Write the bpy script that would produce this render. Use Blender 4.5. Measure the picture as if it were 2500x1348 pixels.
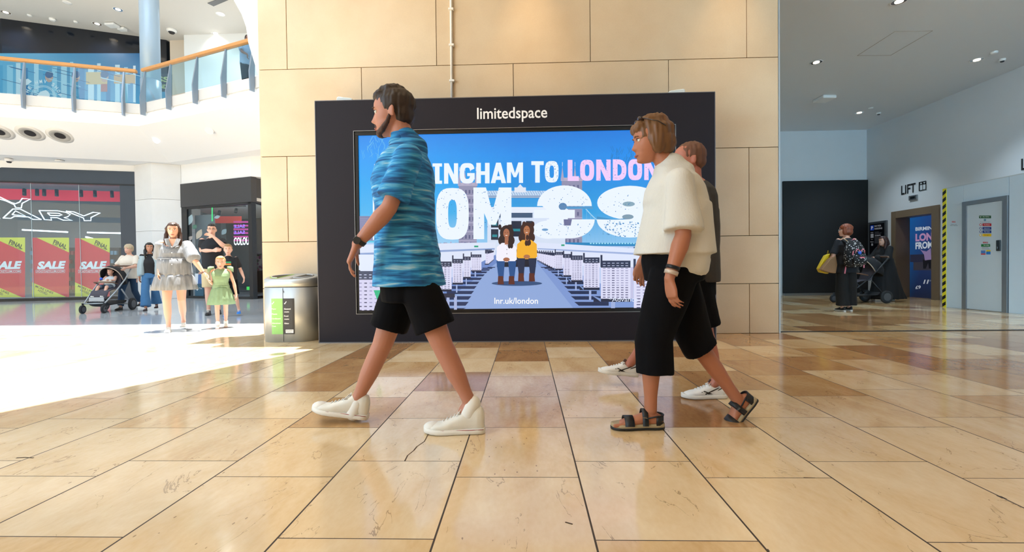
import bpy, bmesh, math, random
from mathutils import Vector, Matrix, noise
random.seed(7)
for o in list(bpy.data.objects): bpy.data.objects.remove(o)
SC = bpy.context.scene; COL = SC.collection
# ------------------------------------------------------------------ camera (16 mm full frame)
FPX, CX, CY, CH = 1111., 1250., 674., .85
YAW, PIT, ROLL = .0300, -.0150, .0115
_f = Vector((-math.sin(YAW)*math.cos(PIT), math.cos(YAW)*math.cos(PIT), math.sin(PIT)))
_r0 = Vector((math.cos(YAW), math.sin(YAW), 0)); _u0 = _r0.cross(_f)
_R = _r0*math.cos(ROLL)-_u0*math.sin(ROLL); _U = _r0*math.sin(ROLL)+_u0*math.cos(ROLL)
cam = bpy.data.cameras.new('camera'); cam.sensor_width = 36; cam.lens = FPX/2500*36; cam.clip_start = .05; cam.clip_end = 200
camo = bpy.data.objects.new('camera', cam); COL.objects.link(camo)
M = Matrix((_R, _U, -_f)).transposed().to_4x4(); M.translation = (0, 0, CH); camo.matrix_world = M
SC.camera = camo
def at(x, y, X=None, Y=None, Z=None):
    """point of the place seen at photograph pixel (x, y) on the plane X=, Y= or Z="""
    d = _f+_R*((x-CX)/FPX)-_U*((y-CY)/FPX)
    i, v = (0, X) if X is not None else (1, Y) if Y is not None else (2, Z)
    c = Vector((0, 0, CH)); return c+d*((v-c[i])/d[i])
# ------------------------------------------------------------------ colour management
vs = SC.view_settings; vs.view_transform = 'Standard'; vs.look = 'None'; vs.gamma = 1; vs.use_curve_mapping = False
vs.exposure = 0.0
# ------------------------------------------------------------------ sky, sun and large lights
W = bpy.data.worlds.new('sky'); SC.world = W; W.use_nodes = True
bg = W.node_tree.nodes['Background']; bg.inputs[0].default_value = (.58, .80, 1, 1); bg.inputs[1].default_value = 1.1
def lamp(kind, name, loc, energy, color=(1, 1, 1), **k):
    l = bpy.data.lights.new(name, kind); l.energy = energy; l.color = color
    for a, b in k.items(): setattr(l, a, b)
    o = bpy.data.objects.new(name, l); COL.objects.link(o); o.location = loc; return o
def aim(o, d): o.rotation_euler = Vector(d).to_track_quat('-Z', 'Y').to_euler()
sun = lamp('SUN', 'sun', (0, 0, 20), 17.0, (1, .97, .9), angle=.01)
aim(sun, (-.03, -.143, -1))
# daylight falling through the atrium skylight
a = lamp('AREA', 'atrium_skylight', (-9.5, 4.0, 11.5), 760, (.84, .92, 1), shape='RECTANGLE', size=9, size_y=11); aim(a, (.1, .75, -1))
# added bluish fill that brightens the lift passage from behind the camera
a = lamp('AREA', 'passage_fill', (5.6, -5.5, 2.6), 120, (.42, .76, 1), shape='RECTANGLE', size=4, size_y=3.4, spread=1.1); aim(a, (0.12, 1, .05))
a = lamp('AREA', 'wall_side_wash', (-11, -3.5, 4.2), 235, (.52, .78, 1), shape='RECTANGLE', size=6, size_y=5, spread=1.6); aim(a, (10, 9.3, -1.6))  # added wash that brightens the stone wall from its left end
# ------------------------------------------------------------------ materials
def lin(c):
    if isinstance(c, str):
        c = [int(c[i:i+2], 16)/255 for i in (0, 2, 4)]
    return tuple(x/12.92 if x <= .04045 else ((x+.055)/1.055)**2.4 for x in c[:3])+(1,)
MATS = {}
def mat(name, color='cccccc', rough=.5, metal=0, emit=None, estr=1, bump=0, bscale=40, var=0, vscale=6, spec=.5, trans=0, alpha=1, stretch=None, coat=0, sheen=0):
    if name in MATS: return MATS[name]
    m = bpy.data.materials.new(name); m.use_nodes = True; nt = m.node_tree; b = nt.nodes['Principled BSDF']
    b.inputs['Base Color'].default_value = lin(color); b.inputs['Roughness'].default_value = rough
    b.inputs['Metallic'].default_value = metal; b.inputs['Specular IOR Level'].default_value = spec
    b.inputs['Transmission Weight'].default_value = trans; b.inputs['Alpha'].default_value = alpha
    b.inputs['Coat Weight'].default_value = coat; b.inputs['Sheen Weight'].default_value = sheen
    if emit:
        b.inputs['Emission Color'].default_value = lin(emit); b.inputs['Emission Strength'].default_value = estr
    if var or bump:
        tc = nt.nodes.new('ShaderNodeTexCoord'); mp = nt.nodes.new('ShaderNodeMapping'); nt.links.new(tc.outputs['Object'], mp.inputs[0])
        if stretch: mp.inputs['Scale'].default_value = stretch
    if var:
        n = nt.nodes.new('ShaderNodeTexNoise'); n.inputs['Scale'].default_value = vscale; n.inputs['Detail'].default_value = 5
        nt.links.new(mp.outputs[0], n.inputs['Vector'])
        h = nt.nodes.new('ShaderNodeMapRange'); h.inputs[3].default_value = 1-var; h.inputs[4].default_value = 1+var
        nt.links.new(n.outputs[0], h.inputs[0])
        mx = nt.nodes.new('ShaderNodeVectorMath'); mx.operation = 'SCALE'; mx.inputs[0].default_value = lin(color)[:3]
        nt.links.new(h.outputs[0], mx.inputs['Scale']); nt.links.new(mx.outputs[0], b.inputs['Base Color'])
    if bump:
        n = nt.nodes.new('ShaderNodeTexNoise'); n.inputs['Scale'].default_value = bscale; n.inputs['Detail'].default_value = 4
        nt.links.new(mp.outputs[0], n.inputs['Vector'])
        bp = nt.nodes.new('ShaderNodeBump'); bp.inputs['Strength'].default_value = bump; bp.inputs['Distance'].default_value = .01
        nt.links.new(n.outputs[0], bp.inputs['Height']); nt.links.new(bp.outputs[0], b.inputs['Normal'])
    MATS[name] = m; return m
def glassmat(name, tint=(.9, .97, 1), refl=.05):
    if name in MATS: return MATS[name]
    m = bpy.data.materials.new(name); m.use_nodes = True; nt = m.node_tree; nt.nodes.remove(nt.nodes['Principled BSDF'])
    t = nt.nodes.new('ShaderNodeBsdfTransparent'); t.inputs[0].default_value = (*tint, 1)
    g = nt.nodes.new('ShaderNodeBsdfGlossy'); g.inputs['Roughness'].default_value = .02
    f = nt.nodes.new('ShaderNodeLayerWeight'); f.inputs[0].default_value = .5
    pw = nt.nodes.new('ShaderNodeMath'); pw.operation = 'POWER'; pw.inputs[1].default_value = 5; nt.links.new(f.outputs['Facing'], pw.inputs[0])
    mr = nt.nodes.new('ShaderNodeMath'); mr.operation = 'MULTIPLY_ADD'; mr.inputs[1].default_value = .9; mr.inputs[2].default_value = refl
    x = nt.nodes.new('ShaderNodeMixShader'); nt.links.new(pw.outputs[0], mr.inputs[0]); nt.links.new(mr.outputs[0], x.inputs[0])
    nt.links.new(t.outputs[0], x.inputs[1]); nt.links.new(g.outputs[0], x.inputs[2])
    nt.links.new(x.outputs[0], nt.nodes['Material Output'].inputs[0]); MATS[name] = m; return m
def artmat(name='printed_colours', emit=0.0, rough=.4):
    """uses the colours stored on the polygons of a flat printed or lit picture"""
    if name in MATS: return MATS[name]
    m = bpy.data.materials.new(name); m.use_nodes = True; nt = m.node_tree; b = nt.nodes['Principled BSDF']
    c = nt.nodes.new('ShaderNodeVertexColor'); c.layer_name = 'col'
    if emit:
        b.inputs['Base Color'].default_value = (0.01, .01, .01, 1); nt.links.new(c.outputs[0], b.inputs['Emission Color']); b.inputs['Emission Strength'].default_value = emit
    else: nt.links.new(c.outputs[0], b.inputs['Base Color'])
    b.inputs['Roughness'].default_value = rough; MATS[name] = m; return m
# ------------------------------------------------------------------ objects
def basis(o):
    m = o.matrix_basis.copy()
    while o.parent: o = o.parent; m = o.matrix_basis @ m
    return m
def tag(o, label=None, cat=None, group=None, kind=None):
    if label: o['label'] = label
    if cat: o['category'] = cat
    if group: o['group'] = group
    if kind: o['kind'] = kind
    return o
def thing(name, label, cat, loc=(0, 0, 0), rz=0, group=None):
    o = bpy.data.objects.new(name, None); COL.objects.link(o); o.location = loc; o.rotation_euler = (0, 0, rz)
    o.empty_display_size = .05; return tag(o, label, cat, group)
def link_mesh(name, me, m, parent=None, label=None):
    o = bpy.data.objects.new(name, me); COL.objects.link(o)
    for x in (m if isinstance(m, (list, tuple)) else [m]): me.materials.append(x)
    if parent:
        me.transform(basis(parent).inverted()); o.parent = parent
    if label: o['label'] = label
    return o
def copy_tree(o, parent=None):
    c = o.copy(); COL.objects.link(c)
    if parent: c.parent = parent
    for ch in [x for x in bpy.data.objects if x.parent == o]: copy_tree(ch, c)
    return c
def frame(d, up=(0, 0, 1)):
    d = Vector(d).normalized(); u = Vector(up)
    x = u.cross(d)
    if x.length < 1e-4: x = Vector((1, 0, 0)).cross(d)
    x.normalize(); return x, d.cross(x).normalized(), d
class MB:
    def __init__(s): s.v = []; s.f = []; s.c = []; s.smooth = []; s.m = []
    def face(s, idx, c=None, sm=False, mi=0): s.f.append(tuple(idx)); s.c.append(c); s.smooth.append(sm); s.m.append(mi)
    def add(s, vs, fs, c=None, sm=False, mi=0):
        n = len(s.v); s.v += [Vector(v) for v in vs]
        for f in fs: s.face([i+n for i in f], c, sm, mi)
        return s
    def box(s, a, b, T=None, c=None, mi=0):
        x0, y0, z0 = a; x1, y1, z1 = b
        vs = [Vector(p) for p in ((x0,y0,z0),(x1,y0,z0),(x1,y1,z0),(x0,y1,z0),(x0,y0,z1),(x1,y0,z1),(x1,y1,z1),(x0,y1,z1))]
        if T: vs = [T @ v for v in vs]
        return s.add(vs, [(0,3,2,1),(4,5,6,7),(0,1,5,4),(1,2,6,5),(2,3,7,6),(3,0,4,7)], c, False, mi)
    def bar(s, p, q, w, h, up=(0, 0, 1), mi=0):
        x, y, d = frame(Vector(q)-Vector(p), up); p = Vector(p); q = Vector(q)
        vs = [e+x*(a*w/2)+y*(b*h/2) for e in (p, q) for a, b in ((-1,-1),(1,-1),(1,1),(-1,1))]
        return s.add(vs, [(0,3,2,1),(4,5,6,7),(0,1,5,4),(1,2,6,5),(2,3,7,6),(3,0,4,7)], None, False, mi)
    def loft(s, rings, n=16, caps=True, mod=None, c=None, pw=2., mi=0, sm=True):
        """rings: (centre, ux, uy, a, b)"""
        base = len(s.v)
        for k, (ce, ux, uy, a, b) in enumerate(rings):
            for i in range(n):
                t = 2*math.pi*i/n; ct, st = math.cos(t), math.sin(t)
                if pw != 2: ct = math.copysign(abs(ct)**(2/pw), ct); st = math.copysign(abs(st)**(2/pw), st)
                r = mod(k, t) if mod else 1
                s.v.append(Vector(ce)+Vector(ux)*(a*ct*r)+Vector(uy)*(b*st*r))
        for k in range(len(rings)-1):
            for i in range(n):
                j = (i+1) % n; A = base+k*n
                s.face((A+i, A+j, A+n+j, A+n+i), c, sm, mi)
        if caps:
            s.face([base+i for i in range(n)][::-1], c, False, mi); A = base+(len(rings)-1)*n; s.face([A+i for i in range(n)], c, False, mi)
        return s
    def tube(s, pts, r, n=10, up=(0, 0, 1), mi=0, flat=1.):
        pts = [Vector(p) for p in pts]; rs = r if isinstance(r, (list, tuple)) else [r]*len(pts); R_ = []
        for i, p in enumerate(pts):
            d = (pts[min(i+1, len(pts)-1)]-pts[max(i-1, 0)])
            x, y, _ = frame(d, up); R_.append((p, x, y, rs[i], rs[i]*flat))
        return s.loft(R_, n, mi=mi)
    def cap(s, p, q, r1, r2, n=14, mid=None, up=(0, 1, 0), fl=1.):
        """tapered capsule, optional bulge mid=[(t, r), ...]"""
        p = Vector(p); q = Vector(q); x, y, d = frame(q-p, up); L = (q-p).length; prof = [(0, r1)]+(mid or [])+[(1, r2)]; R_ = []
        for a in (80, 60, 35, 15): R_.append((p-d*(r1*math.sin(math.radians(a))), x, y, r1*math.cos(math.radians(a)), r1*fl*math.cos(math.radians(a))))
        for t, r in prof: R_.append((p+d*(L*t), x, y, r, r*fl))
        for a in (15, 35, 60, 80): R_.append((q+d*(r2*math.sin(math.radians(a))), x, y, r2*math.cos(math.radians(a)), r2*fl*math.cos(math.radians(a))))
        return s.loft(R_, n)
    def ell(s, c, r, T=None, n=14, mi=0):
        c = Vector(c); T = T or Matrix.Identity(3); ux, uy, uz = T @ Vector((1,0,0)), T @ Vector((0,1,0)), T @ Vector((0,0,1)); R_ = []
        for k in range(n//2+1):
            a = math.pi*(k+.02)/(n//2+.04)-math.pi/2
            R_.append((c+uz*(r[2]*math.sin(a)), ux, uy, r[0]*math.cos(a), r[1]*math.cos(a)))
        return s.loft(R_, n, mi=mi)
    def cyl(s, p, q, r, n=20, r2=None, mi=0, sm=True):
        x, y, d = frame(Vector(q)-Vector(p)); return s.loft([(Vector(p), x, y, r, r), (Vector(q), x, y, r2 if r2 is not None else r, r2 if r2 is not None else r)], n, mi=mi, sm=sm)
    def prism(s, poly, ext, c=None, mi=0):
        """poly: 3D points, ext: extrusion vector"""
        n = len(poly); e = Vector(ext); vs = [Vector(p) for p in poly]+[Vector(p)+e for p in poly]
        return s.add(vs, [tuple(range(n))[::-1], tuple(range(n, 2*n))]+[(i, (i+1) % n, n+(i+1) % n, n+i) for i in range(n)], c, False, mi)
    def poly(s, pts, c=None, mi=0): return s.add(pts, [tuple(range(len(pts)))], c, False, mi)
    def mesh(s, name):
        me = bpy.data.meshes.new(name); me.from_pydata([tuple(v) for v in s.v], [], s.f)
        for p, sm, mi in zip(me.polygons, s.smooth, s.m): p.use_smooth = sm; p.material_index = mi
        if any(c is not None for c in s.c):
            at_ = me.color_attributes.new('col', 'FLOAT_COLOR', 'CORNER')
            for p, c in zip(me.polygons, s.c):
                for k, li in enumerate(p.loop_indices):
                    cc = c if c is not None else 'ffffff'
                    if isinstance(cc, list): cc = cc[k % len(cc)]
                    at_.data[li].color = lin(cc)
        me.update(); return me
    def build(s, name, m, parent=None, bevel=0, label=None, fix=True, seg=2):
        me = s.mesh(name)
        if fix:
            bm = bmesh.new(); bm.from_mesh(me); bmesh.ops.recalc_face_normals(bm, faces=bm.faces); bm.to_mesh(me); bm.free()
        o = link_mesh(name, me, m, parent, label)
        if bevel:
            b = o.modifiers.new('bevel', 'BEVEL'); b.width = bevel; b.segments = seg; b.limit_method = 'ANGLE'
        return o
    def flesh(s, name, m, parent=None, vox=.008, smooth=4, disp=None, label=None, dec=0):
        """one continuous surface grown over all the pieces"""
        me = s.mesh(name); bm = bmesh.new(); bm.from_mesh(me); bmesh.ops.recalc_face_normals(bm, faces=bm.faces); bm.to_mesh(me); bm.free()
        o = bpy.data.objects.new('tmp', me); COL.objects.link(o)
        r = o.modifiers.new('r', 'REMESH'); r.mode = 'VOXEL'; r.voxel_size = vox; r.use_smooth_shade = True
        if smooth:
            k = o.modifiers.new('s', 'SMOOTH'); k.iterations = smooth; k.factor = .5
        if dec:
            k = o.modifiers.new('d', 'DECIMATE'); k.ratio = dec
        dg = bpy.context.evaluated_depsgraph_get(); me2 = bpy.data.meshes.new_from_object(o.evaluated_get(dg)); me2.name = name
        bpy.data.objects.remove(o); me2.materials.clear()
        if disp:
            nn = [v.normal.copy() for v in me2.vertices]
            for v, n_ in zip(me2.vertices, nn): v.co += n_*disp(v.co)
        for p in me2.polygons: p.use_smooth = True
        return link_mesh(name, me2, m, parent, label)
def struct(o): o['kind'] = 'structure'; return o
def textmesh(body, bold=.0, mirror=False, res=3):
    cu = bpy.data.curves.new('t', 'FONT'); cu.body = body; cu.offset = bold; cu.resolution_u = res; cu.fill_mode = 'FRONT'
    o = bpy.data.objects.new('t', cu); COL.objects.link(o); dg = bpy.context.evaluated_depsgraph_get()
    me = bpy.data.meshes.new_from_object(o.evaluated_get(dg)); bpy.data.objects.remove(o)
    vs_ = [v.co.copy() for v in me.vertices]; fs = [tuple(p.vertices) for p in me.polygons]; bpy.data.meshes.remove(me)
    x0 = min(v.x for v in vs_); x1 = max(v.x for v in vs_); y0 = min(v.y for v in vs_); y1 = max(v.y for v in vs_)
    return [((v.x-x0)/(x1-x0), (v.y-y0)/(y1-y0)) for v in vs_], fs
def put_text(mb, body, corners, c='ffffff', bold=0, off=(0, 0, 0), mirror=False, mi=0):
    """corners: bottom-left, bottom-right, top-left (3D); glyph box is fitted to them"""
    v, f = textmesh(body, bold); a, b, t = (Vector(p) for p in corners); off = Vector(off)
    mb.add([a+(b-a)*((1-x) if mirror else x)+(t-a)*y+off for x, y in v], f, c, False, mi)
# ================================================================== THE SETTING
def stone(name, ca, cb, island=True, rough=.45, bump=.06):
    m = bpy.data.materials.new(name); m.use_nodes = True; nt = m.node_tree; b = nt.nodes['Principled BSDF']; N = nt.nodes.new; L = nt.links.new
    tc = N('ShaderNodeTexCoord'); n = N('ShaderNodeTexNoise'); n.inputs['Scale'].default_value = 1.2; n.inputs['Detail'].default_value = 6; L(tc.outputs['Object'], n.inputs['Vector'])
    g = N('ShaderNodeNewGeometry'); ad = N('ShaderNodeMath'); ad.operation = 'MULTIPLY_ADD'; ad.inputs[1].default_value = .35
    L(g.outputs['Random Per Island'], ad.inputs[0]); L(n.outputs[0], ad.inputs[2])
    r = N('ShaderNodeValToRGB'); r.color_ramp.elements[0].position = .15; r.color_ramp.elements[1].position = 1.0
    r.color_ramp.elements[0].color = lin(ca); r.color_ramp.elements[1].color = lin(cb); L(ad.outputs[0], r.inputs[0])
    n2 = N('ShaderNodeTexNoise'); n2.inputs['Scale'].default_value = 90; L(tc.outputs['Object'], n2.inputs['Vector'])
    mx = N('ShaderNodeMixRGB'); mx.blend_type = 'MULTIPLY'; mx.inputs[0].default_value = .08; L(r.outputs[0], mx.inputs[1]); L(n2.outputs[0], mx.inputs[2]); L(mx.outputs[0], b.inputs['Base Color'])
    bp = N('ShaderNodeBump'); bp.inputs['Strength'].default_value = bump; bp.inputs['Distance'].default_value = .01; L(n2.outputs[0], bp.inputs['Height']); L(bp.outputs[0], b.inputs['Normal'])
    b.inputs['Roughness'].default_value = rough; return m
def floor_mat():
    m = bpy.data.materials.new('polished_limestone_slabs'); m.use_nodes = True; nt = m.node_tree; b = nt.nodes['Principled BSDF']; N = nt.nodes.new; L = nt.links.new
    def math_(op, a, bb=None, cc=None):
        x = N('ShaderNodeMath'); x.operation = op
        for i, v in enumerate((a, bb, cc)):
            if v is None: continue
            if isinstance(v, (int, float)): x.inputs[i].default_value = v
            else: L(v, x.inputs[i])
        return x.outputs[0]
    tc = N('ShaderNodeTexCoord'); sp = N('ShaderNodeSeparateXYZ'); L(tc.outputs['Object'], sp.inputs[0]); X, Y = sp.outputs[0], sp.outputs[1]
    u = math_('DIVIDE', math_('ADD', X, .297), .5045); col = math_('FLOOR', u)
    par = math_('SUBTRACT', col, math_('MULTIPLY', math_('FLOOR', math_('DIVIDE', col, 2)), 2))
    v = math_('DIVIDE', math_('SUBTRACT', Y, math_('ADD', math_('MULTIPLY', par, .155), 1.845)), .5835); row = math_('FLOOR', v)
    fu = math_('SUBTRACT', u, col); fv = math_('SUBTRACT', v, row)
    wob = N('ShaderNodeTexNoise'); wob.inputs['Scale'].default_value = 9; wob.inputs['Detail'].default_value = 4; L(tc.outputs['Object'], wob.inputs['Vector'])
    def edge(f, w, s):
        d = math_('MINIMUM', f, math_('SUBTRACT', 1, f)); d = math_('MULTIPLY', d, s)
        return math_('LESS_THAN', d, w)
    wide = math_('MULTIPLY_ADD', math_('GREATER_THAN', wob.outputs[0], .70), .004, .0033)
    joint = math_('MAXIMUM', edge(fu, wide, .5045), edge(fv, math_('MULTIPLY', wide, .62), .5835))
    cv = N('ShaderNodeCombineXYZ'); L(col, cv.inputs[0]); L(row, cv.inputs[1])
    wn = N('ShaderNodeTexWhiteNoise'); wn.noise_dimensions = '3D'; L(cv.outputs[0], wn.inputs[0]); rnd = wn.outputs[0]
    # near rows are a paler stone; left columns are paled to whiten the sun patch
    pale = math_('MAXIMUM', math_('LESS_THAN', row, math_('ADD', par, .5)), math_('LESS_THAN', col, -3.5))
    off = N('ShaderNodeVectorMath'); off.operation = 'MULTIPLY_ADD'; off.inputs[1].default_value = (1, .45, 1); L(tc.outputs['Object'], off.inputs[0]); L(wn.outputs[1], off.inputs[2])
    sc = N('ShaderNodeVectorMath'); sc.operation = 'SCALE'; sc.inputs['Scale'].default_value = 7; L(wn.outputs[1], sc.inputs[0]); L(sc.outputs[0], off.inputs[2])
    cl = N('ShaderNodeTexNoise'); cl.inputs['Scale'].default_value = 3.6; cl.inputs['Detail'].default_value = 8; cl.inputs['Distortion'].default_value = .8; cl.inputs['Roughness'].default_value = .6; L(off.outputs[0], cl.inputs['Vector'])
    fine = N('ShaderNodeTexNoise'); fine.inputs['Scale'].default_value = 60; fine.inputs['Detail'].default_value = 4; L(off.outputs[0], fine.inputs['Vector'])
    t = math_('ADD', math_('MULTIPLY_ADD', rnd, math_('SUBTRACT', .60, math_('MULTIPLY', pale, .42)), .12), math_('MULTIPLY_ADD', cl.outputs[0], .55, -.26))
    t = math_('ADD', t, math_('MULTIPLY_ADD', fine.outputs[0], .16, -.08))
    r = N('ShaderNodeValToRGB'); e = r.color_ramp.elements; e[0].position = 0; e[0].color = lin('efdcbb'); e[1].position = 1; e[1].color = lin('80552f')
    for p, c in ((.25, 'dfc296'), (.45, 'c8a06c'), (.62, 'b58a5c'), (.8, '9a6e45')):
        x = e.new(p); x.color = lin(c)
    L(t, r.inputs[0])
    # hairline veins and small pits
    vn = N('ShaderNodeTexNoise'); vn.inputs['Scale'].default_value = 2.6; vn.inputs['Detail'].default_value = 7; vn.inputs['Distortion'].default_value = 1.5; L(off.outputs[0], vn.inputs['Vector'])
    vein = math_('LESS_THAN', math_('ABSOLUTE', math_('SUBTRACT', vn.outputs[0], .5)), .0022)
    mask = math_('GREATER_THAN', cl.outputs[0], .52); vein = math_('MULTIPLY', vein, math_('MULTIPLY', mask, .45))
    pit = N('ShaderNodeTexVoronoi'); pit.inputs['Scale'].default_value = 34; L(off.outputs[0], pit.inputs['Vector'])
    pits = math_('MULTIPLY', math_('LESS_THAN', pit.outputs['Distance'], .11), math_('MULTIPLY', math_('GREATER_THAN', vn.outputs[0], .60), .6))
    dk = math_('MAXIMUM', vein, pits)
    m1 = N('ShaderNodeMixRGB'); L(dk, m1.inputs[0]); L(r.outputs[0], m1.inputs[1]); m1.inputs[2].default_value = lin('6b4a30')
    m2 = N('ShaderNodeMixRGB'); L(joint, m2.inputs[0]); L(m1.outputs[0], m2.inputs[1]); m2.inputs[2].default_value = lin('3a2c22'); L(m2.outputs[0], b.inputs['Base Color'])
    L(math_('MAXIMUM', math_('MULTIPLY', joint, .8), math_('MULTIPLY_ADD', cl.outputs[0], .13, .05)), b.inputs['Roughness'])
    b.inputs['Specular IOR Level'].default_value = .75
    bp = N('ShaderNodeBump'); bp.inputs['Strength'].default_value = .35; bp.inputs['Distance'].default_value = .004
    L(math_('SUBTRACT', math_('MULTIPLY', cl.outputs[0], .12), math_('MAXIMUM', joint, pits)), bp.inputs['Height']); L(bp.outputs[0], b.inputs['Normal'])
    return m
white = mat('white_plaster', 'eef0f0', .6, var=.03, vscale=2)
grey_white = mat('grey_white_paint', 'd5dade', .55, var=.03, vscale=2)
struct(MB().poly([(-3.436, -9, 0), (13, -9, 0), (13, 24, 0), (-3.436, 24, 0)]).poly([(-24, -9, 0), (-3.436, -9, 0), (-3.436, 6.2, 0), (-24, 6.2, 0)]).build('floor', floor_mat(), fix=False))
struct(MB().poly([(-24, 6.2, 0), (-3.436, 6.2, 0), (-3.436, 24, 0), (-24, 24, 0)]).build('floor_atrium', mat('atrium_paving', 'c9ccd0', .10, var=.08, vscale=1.5, spec=.6), fix=False))
crk = mat('slab_crack', '4a3828', .9); b = MB()
for pl, w0 in (([(1048, 1055), (1036, 1078), (1018, 1090), (1010, 1100), (995, 1112), (988, 1126)], .006), ([(40, 1118), (62, 1117), (82, 1118)], .010), ([(1962, 1166), (1990, 1167)], .004), ([(1380, 1275), (1398, 1280)], .010)):
    pts = [at(x, y, Z=.0008) for x, y in pl]
    for p0_, p1_ in zip(pts, pts[1:]): b.bar(p0_, p1_, w0*random.uniform(.5, 1.1), .0006)
struct(b.build('trim_7', crk))
# stone wall carrying the screen
WY = 5.85; WX0, WX1, WT = -3.44, 3.20, 5.6
ZJ = [-.0, .632, 1.24, 2.35, 3.475, WT]
SEAMS = {0: [-3.08, -1.11, .85, 2.833], 1: [-2.09, -.13, 1.83], 2: [-3.087, -1.11, .85, 2.833], 3: [-2.09, -.13, 1.834], 4: [-3.06, -1.112, .853, 2.81]}
st = stone('beige_stone_cladding', 'c6a67f', 'e2ceb0', rough=.42)
b = MB()
for r_ in range(5):
    xs = [WX0]+SEAMS[r_]+[WX1]
    for i in range(len(xs)-1): b.box((xs[i]+.004, WY, ZJ[r_]+.004), (xs[i+1]-.004, WY+.03, ZJ[r_+1]-.004))
    b.box((WX0, WY+.03, ZJ[r_]+.004), (WX0+.03, 7.5, ZJ[r_+1]-.004)); b.box((WX1-.03, WY+.03, ZJ[r_]+.004), (WX1, 9.8, ZJ[r_+1]-.004))
wall = b.build('wall_front', [st], bevel=.0015, seg=1); struct(wall)
struct(MB().box((WX0+.02, WY+.022, 0), (WX1-.02, 7.4, WT)).build('wall_core', mat('stone_joint', '7a6248', .8)))
struct(MB().box((WX1-2, 7.4, 0), (WX1-.02, 13.3, WT)).build('wall_corridor_left', grey_white))
# near ceiling, its lamps warm the stone
struct(MB().prism([(-1.9, 6.0, 5.6), (-2.08, 5.87, 5.6), (-2.25, 5.47, 5.6), (-3.09, 3.51, 5.6), (-4.6, 0, 5.6), (-8.4, -9, 5.6), (10.2, -9, 5.6), (10.2, 6.05, 5.6), (3.2, 6.05, 5.6)], (0, 0, .5)).build('ceiling', white))
struct(MB().box((3.15, 5.95, 4.70), (10.2, 6.05, 5.7)).build('trim_1', white))           # beam above the roller track
struct(MB().box((3.1, 6.05, 4.70), (10.2, 13.6, 4.85)).build('ceiling_corridor', mat('ceiling_paint', 'e0e4e8', .6)))
BY = 13.3; XR = 9.742
struct(MB().box((3.1, BY, 0), (XR+.2, BY+.2, 4.75)).build('wall_back', grey_white))
rw = MB().box((XR, 12.40, 0), (XR+.2, BY, 4.75)).box((XR, -9, 0), (XR+.2, 11.0, 5.7)).box((XR, 11.0, 2.25), (XR+.2, 12.40, 4.75)); struct(rw.build('wall_right', grey_white))
struct(MB().box((-6, -9.2, 0), (XR+.2, -9, 5.7)).build('wall_rear', st))
struct(MB().box((XR-.015, 12.46, 0), (XR, BY, .12)).box((XR-.015, 9.3, 0), (XR, 10.98, .12)).build('baseboard_right', mat('grey_skirting', '8d8f90', .4)))
struct(MB().box((3.2, 5.925, 0), (XR, 5.955, .004)).box((3.2, 5.985, 0), (XR, 6.0, .004)).build('trim_2', mat('steel_track', '3b3733', .35, .6)))   # roller shutter track in the floor
struct(MB().box((WX1+.001, 5.85, 0), (WX1+.02, 5.95, 4.7)).build('trim_3', mat('shutter_guide', 'b9c3ca', .35, .5)))
# dark back panel with its metal sill
t = thing('hoarding_panel', 'tall matt black hoarding panel filling the end wall of the lift passage', 'panel', (8.5, BY, 0))
MB().box((7.37, BY-.07, .07), (9.73, BY-.003, 3.27)).build('panel', mat('matt_black', '0a0a0c', .6, bump=.05), t, .004)
MB().box((7.37, BY-.09, 0), (9.73, BY-.003, .068)).build('sill', mat('dull_steel', '8a8d8f', .35, .8), t, .003)
# ------------------------------------------------------------------ atrium
def line_pts(z, pts): return [Vector((x, y, z)) for x, y in pts]
UP = (0, 0, 1)
edge = [(-20.4, 10.15), (-14.5, 12.27), (-11.45, 13.3), (-6.9, 11.62), (-3.7, 10.4)]
def inset(k):
    # same V, pushed back by k metres
    return [(-20.4-.3*k, 10.15+k), (-14.5-.3*k, 12.27+k), (-11.45-.15*k, 13.3+k), (-6.9, 11.62+k), (-3.7, 10.4+k)]
def strip(mb, a, bb, c=None):
    for i in range(len(a)-1): mb.poly([a[i], a[i+1], bb[i+1], bb[i]], c)
w2 = mat('white_bulkhead', 'f4f6f7', .55)
b = MB(); e1 = line_pts(5.62, inset(.05)); e2 = line_pts(5.22, inset(-.08)); e2b = line_pts(5.0, inset(.05)); e3 = line_pts(4.48, inset(1.35)); e4 = line_pts(4.48, inset(4.5)); e0 = line_pts(5.62, inset(4.5))
strip(b, e1, e2); strip(b, e2, e3); strip(b, e3, e4); strip(b, line_pts(5.62, inset(.05)), line_pts(5.62, inset(4.5)))
bulk = struct(b.build('ceiling_balcony_bulkhead', w2))
b = MB(); strip(b, line_pts(5.9, inset(0)), line_pts(5.62, inset(0))); strip(b, line_pts(5.9, inset(0)), line_pts(5.9, inset(7))); strip(b, line_pts(5.62, inset(0)), line_pts(5.62, inset(.3)))
struct(b.build('trim_4', stone('pale_stone_kerb', 'c9c6c0', 'dcdad6')))
uc = MB(); upper = [(-26, 13.2), (-17.6, 13.6), (-12.9, 14.9), (-10.5, 14.6), (-8.7, 13.6), (-3.7, 11.4)]
uc.prism([Vector((x, y, 10.4)) for x, y in upper]+[Vector((-3.7, 24, 10.4)), Vector((-26, 24, 10.4))], (0, 0, .4)); struct(uc.build('ceiling_upper_mall', mat('upper_ceiling', 'd9d6d0', .6)))
struct(MB().prism([Vector((x, y, 10.8)) for x, y in upper]+[Vector((x, y+.2, 10.8)) for x, y in upper[::-1]], (0, 0, 1.4)).build('trim_5', white))
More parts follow.
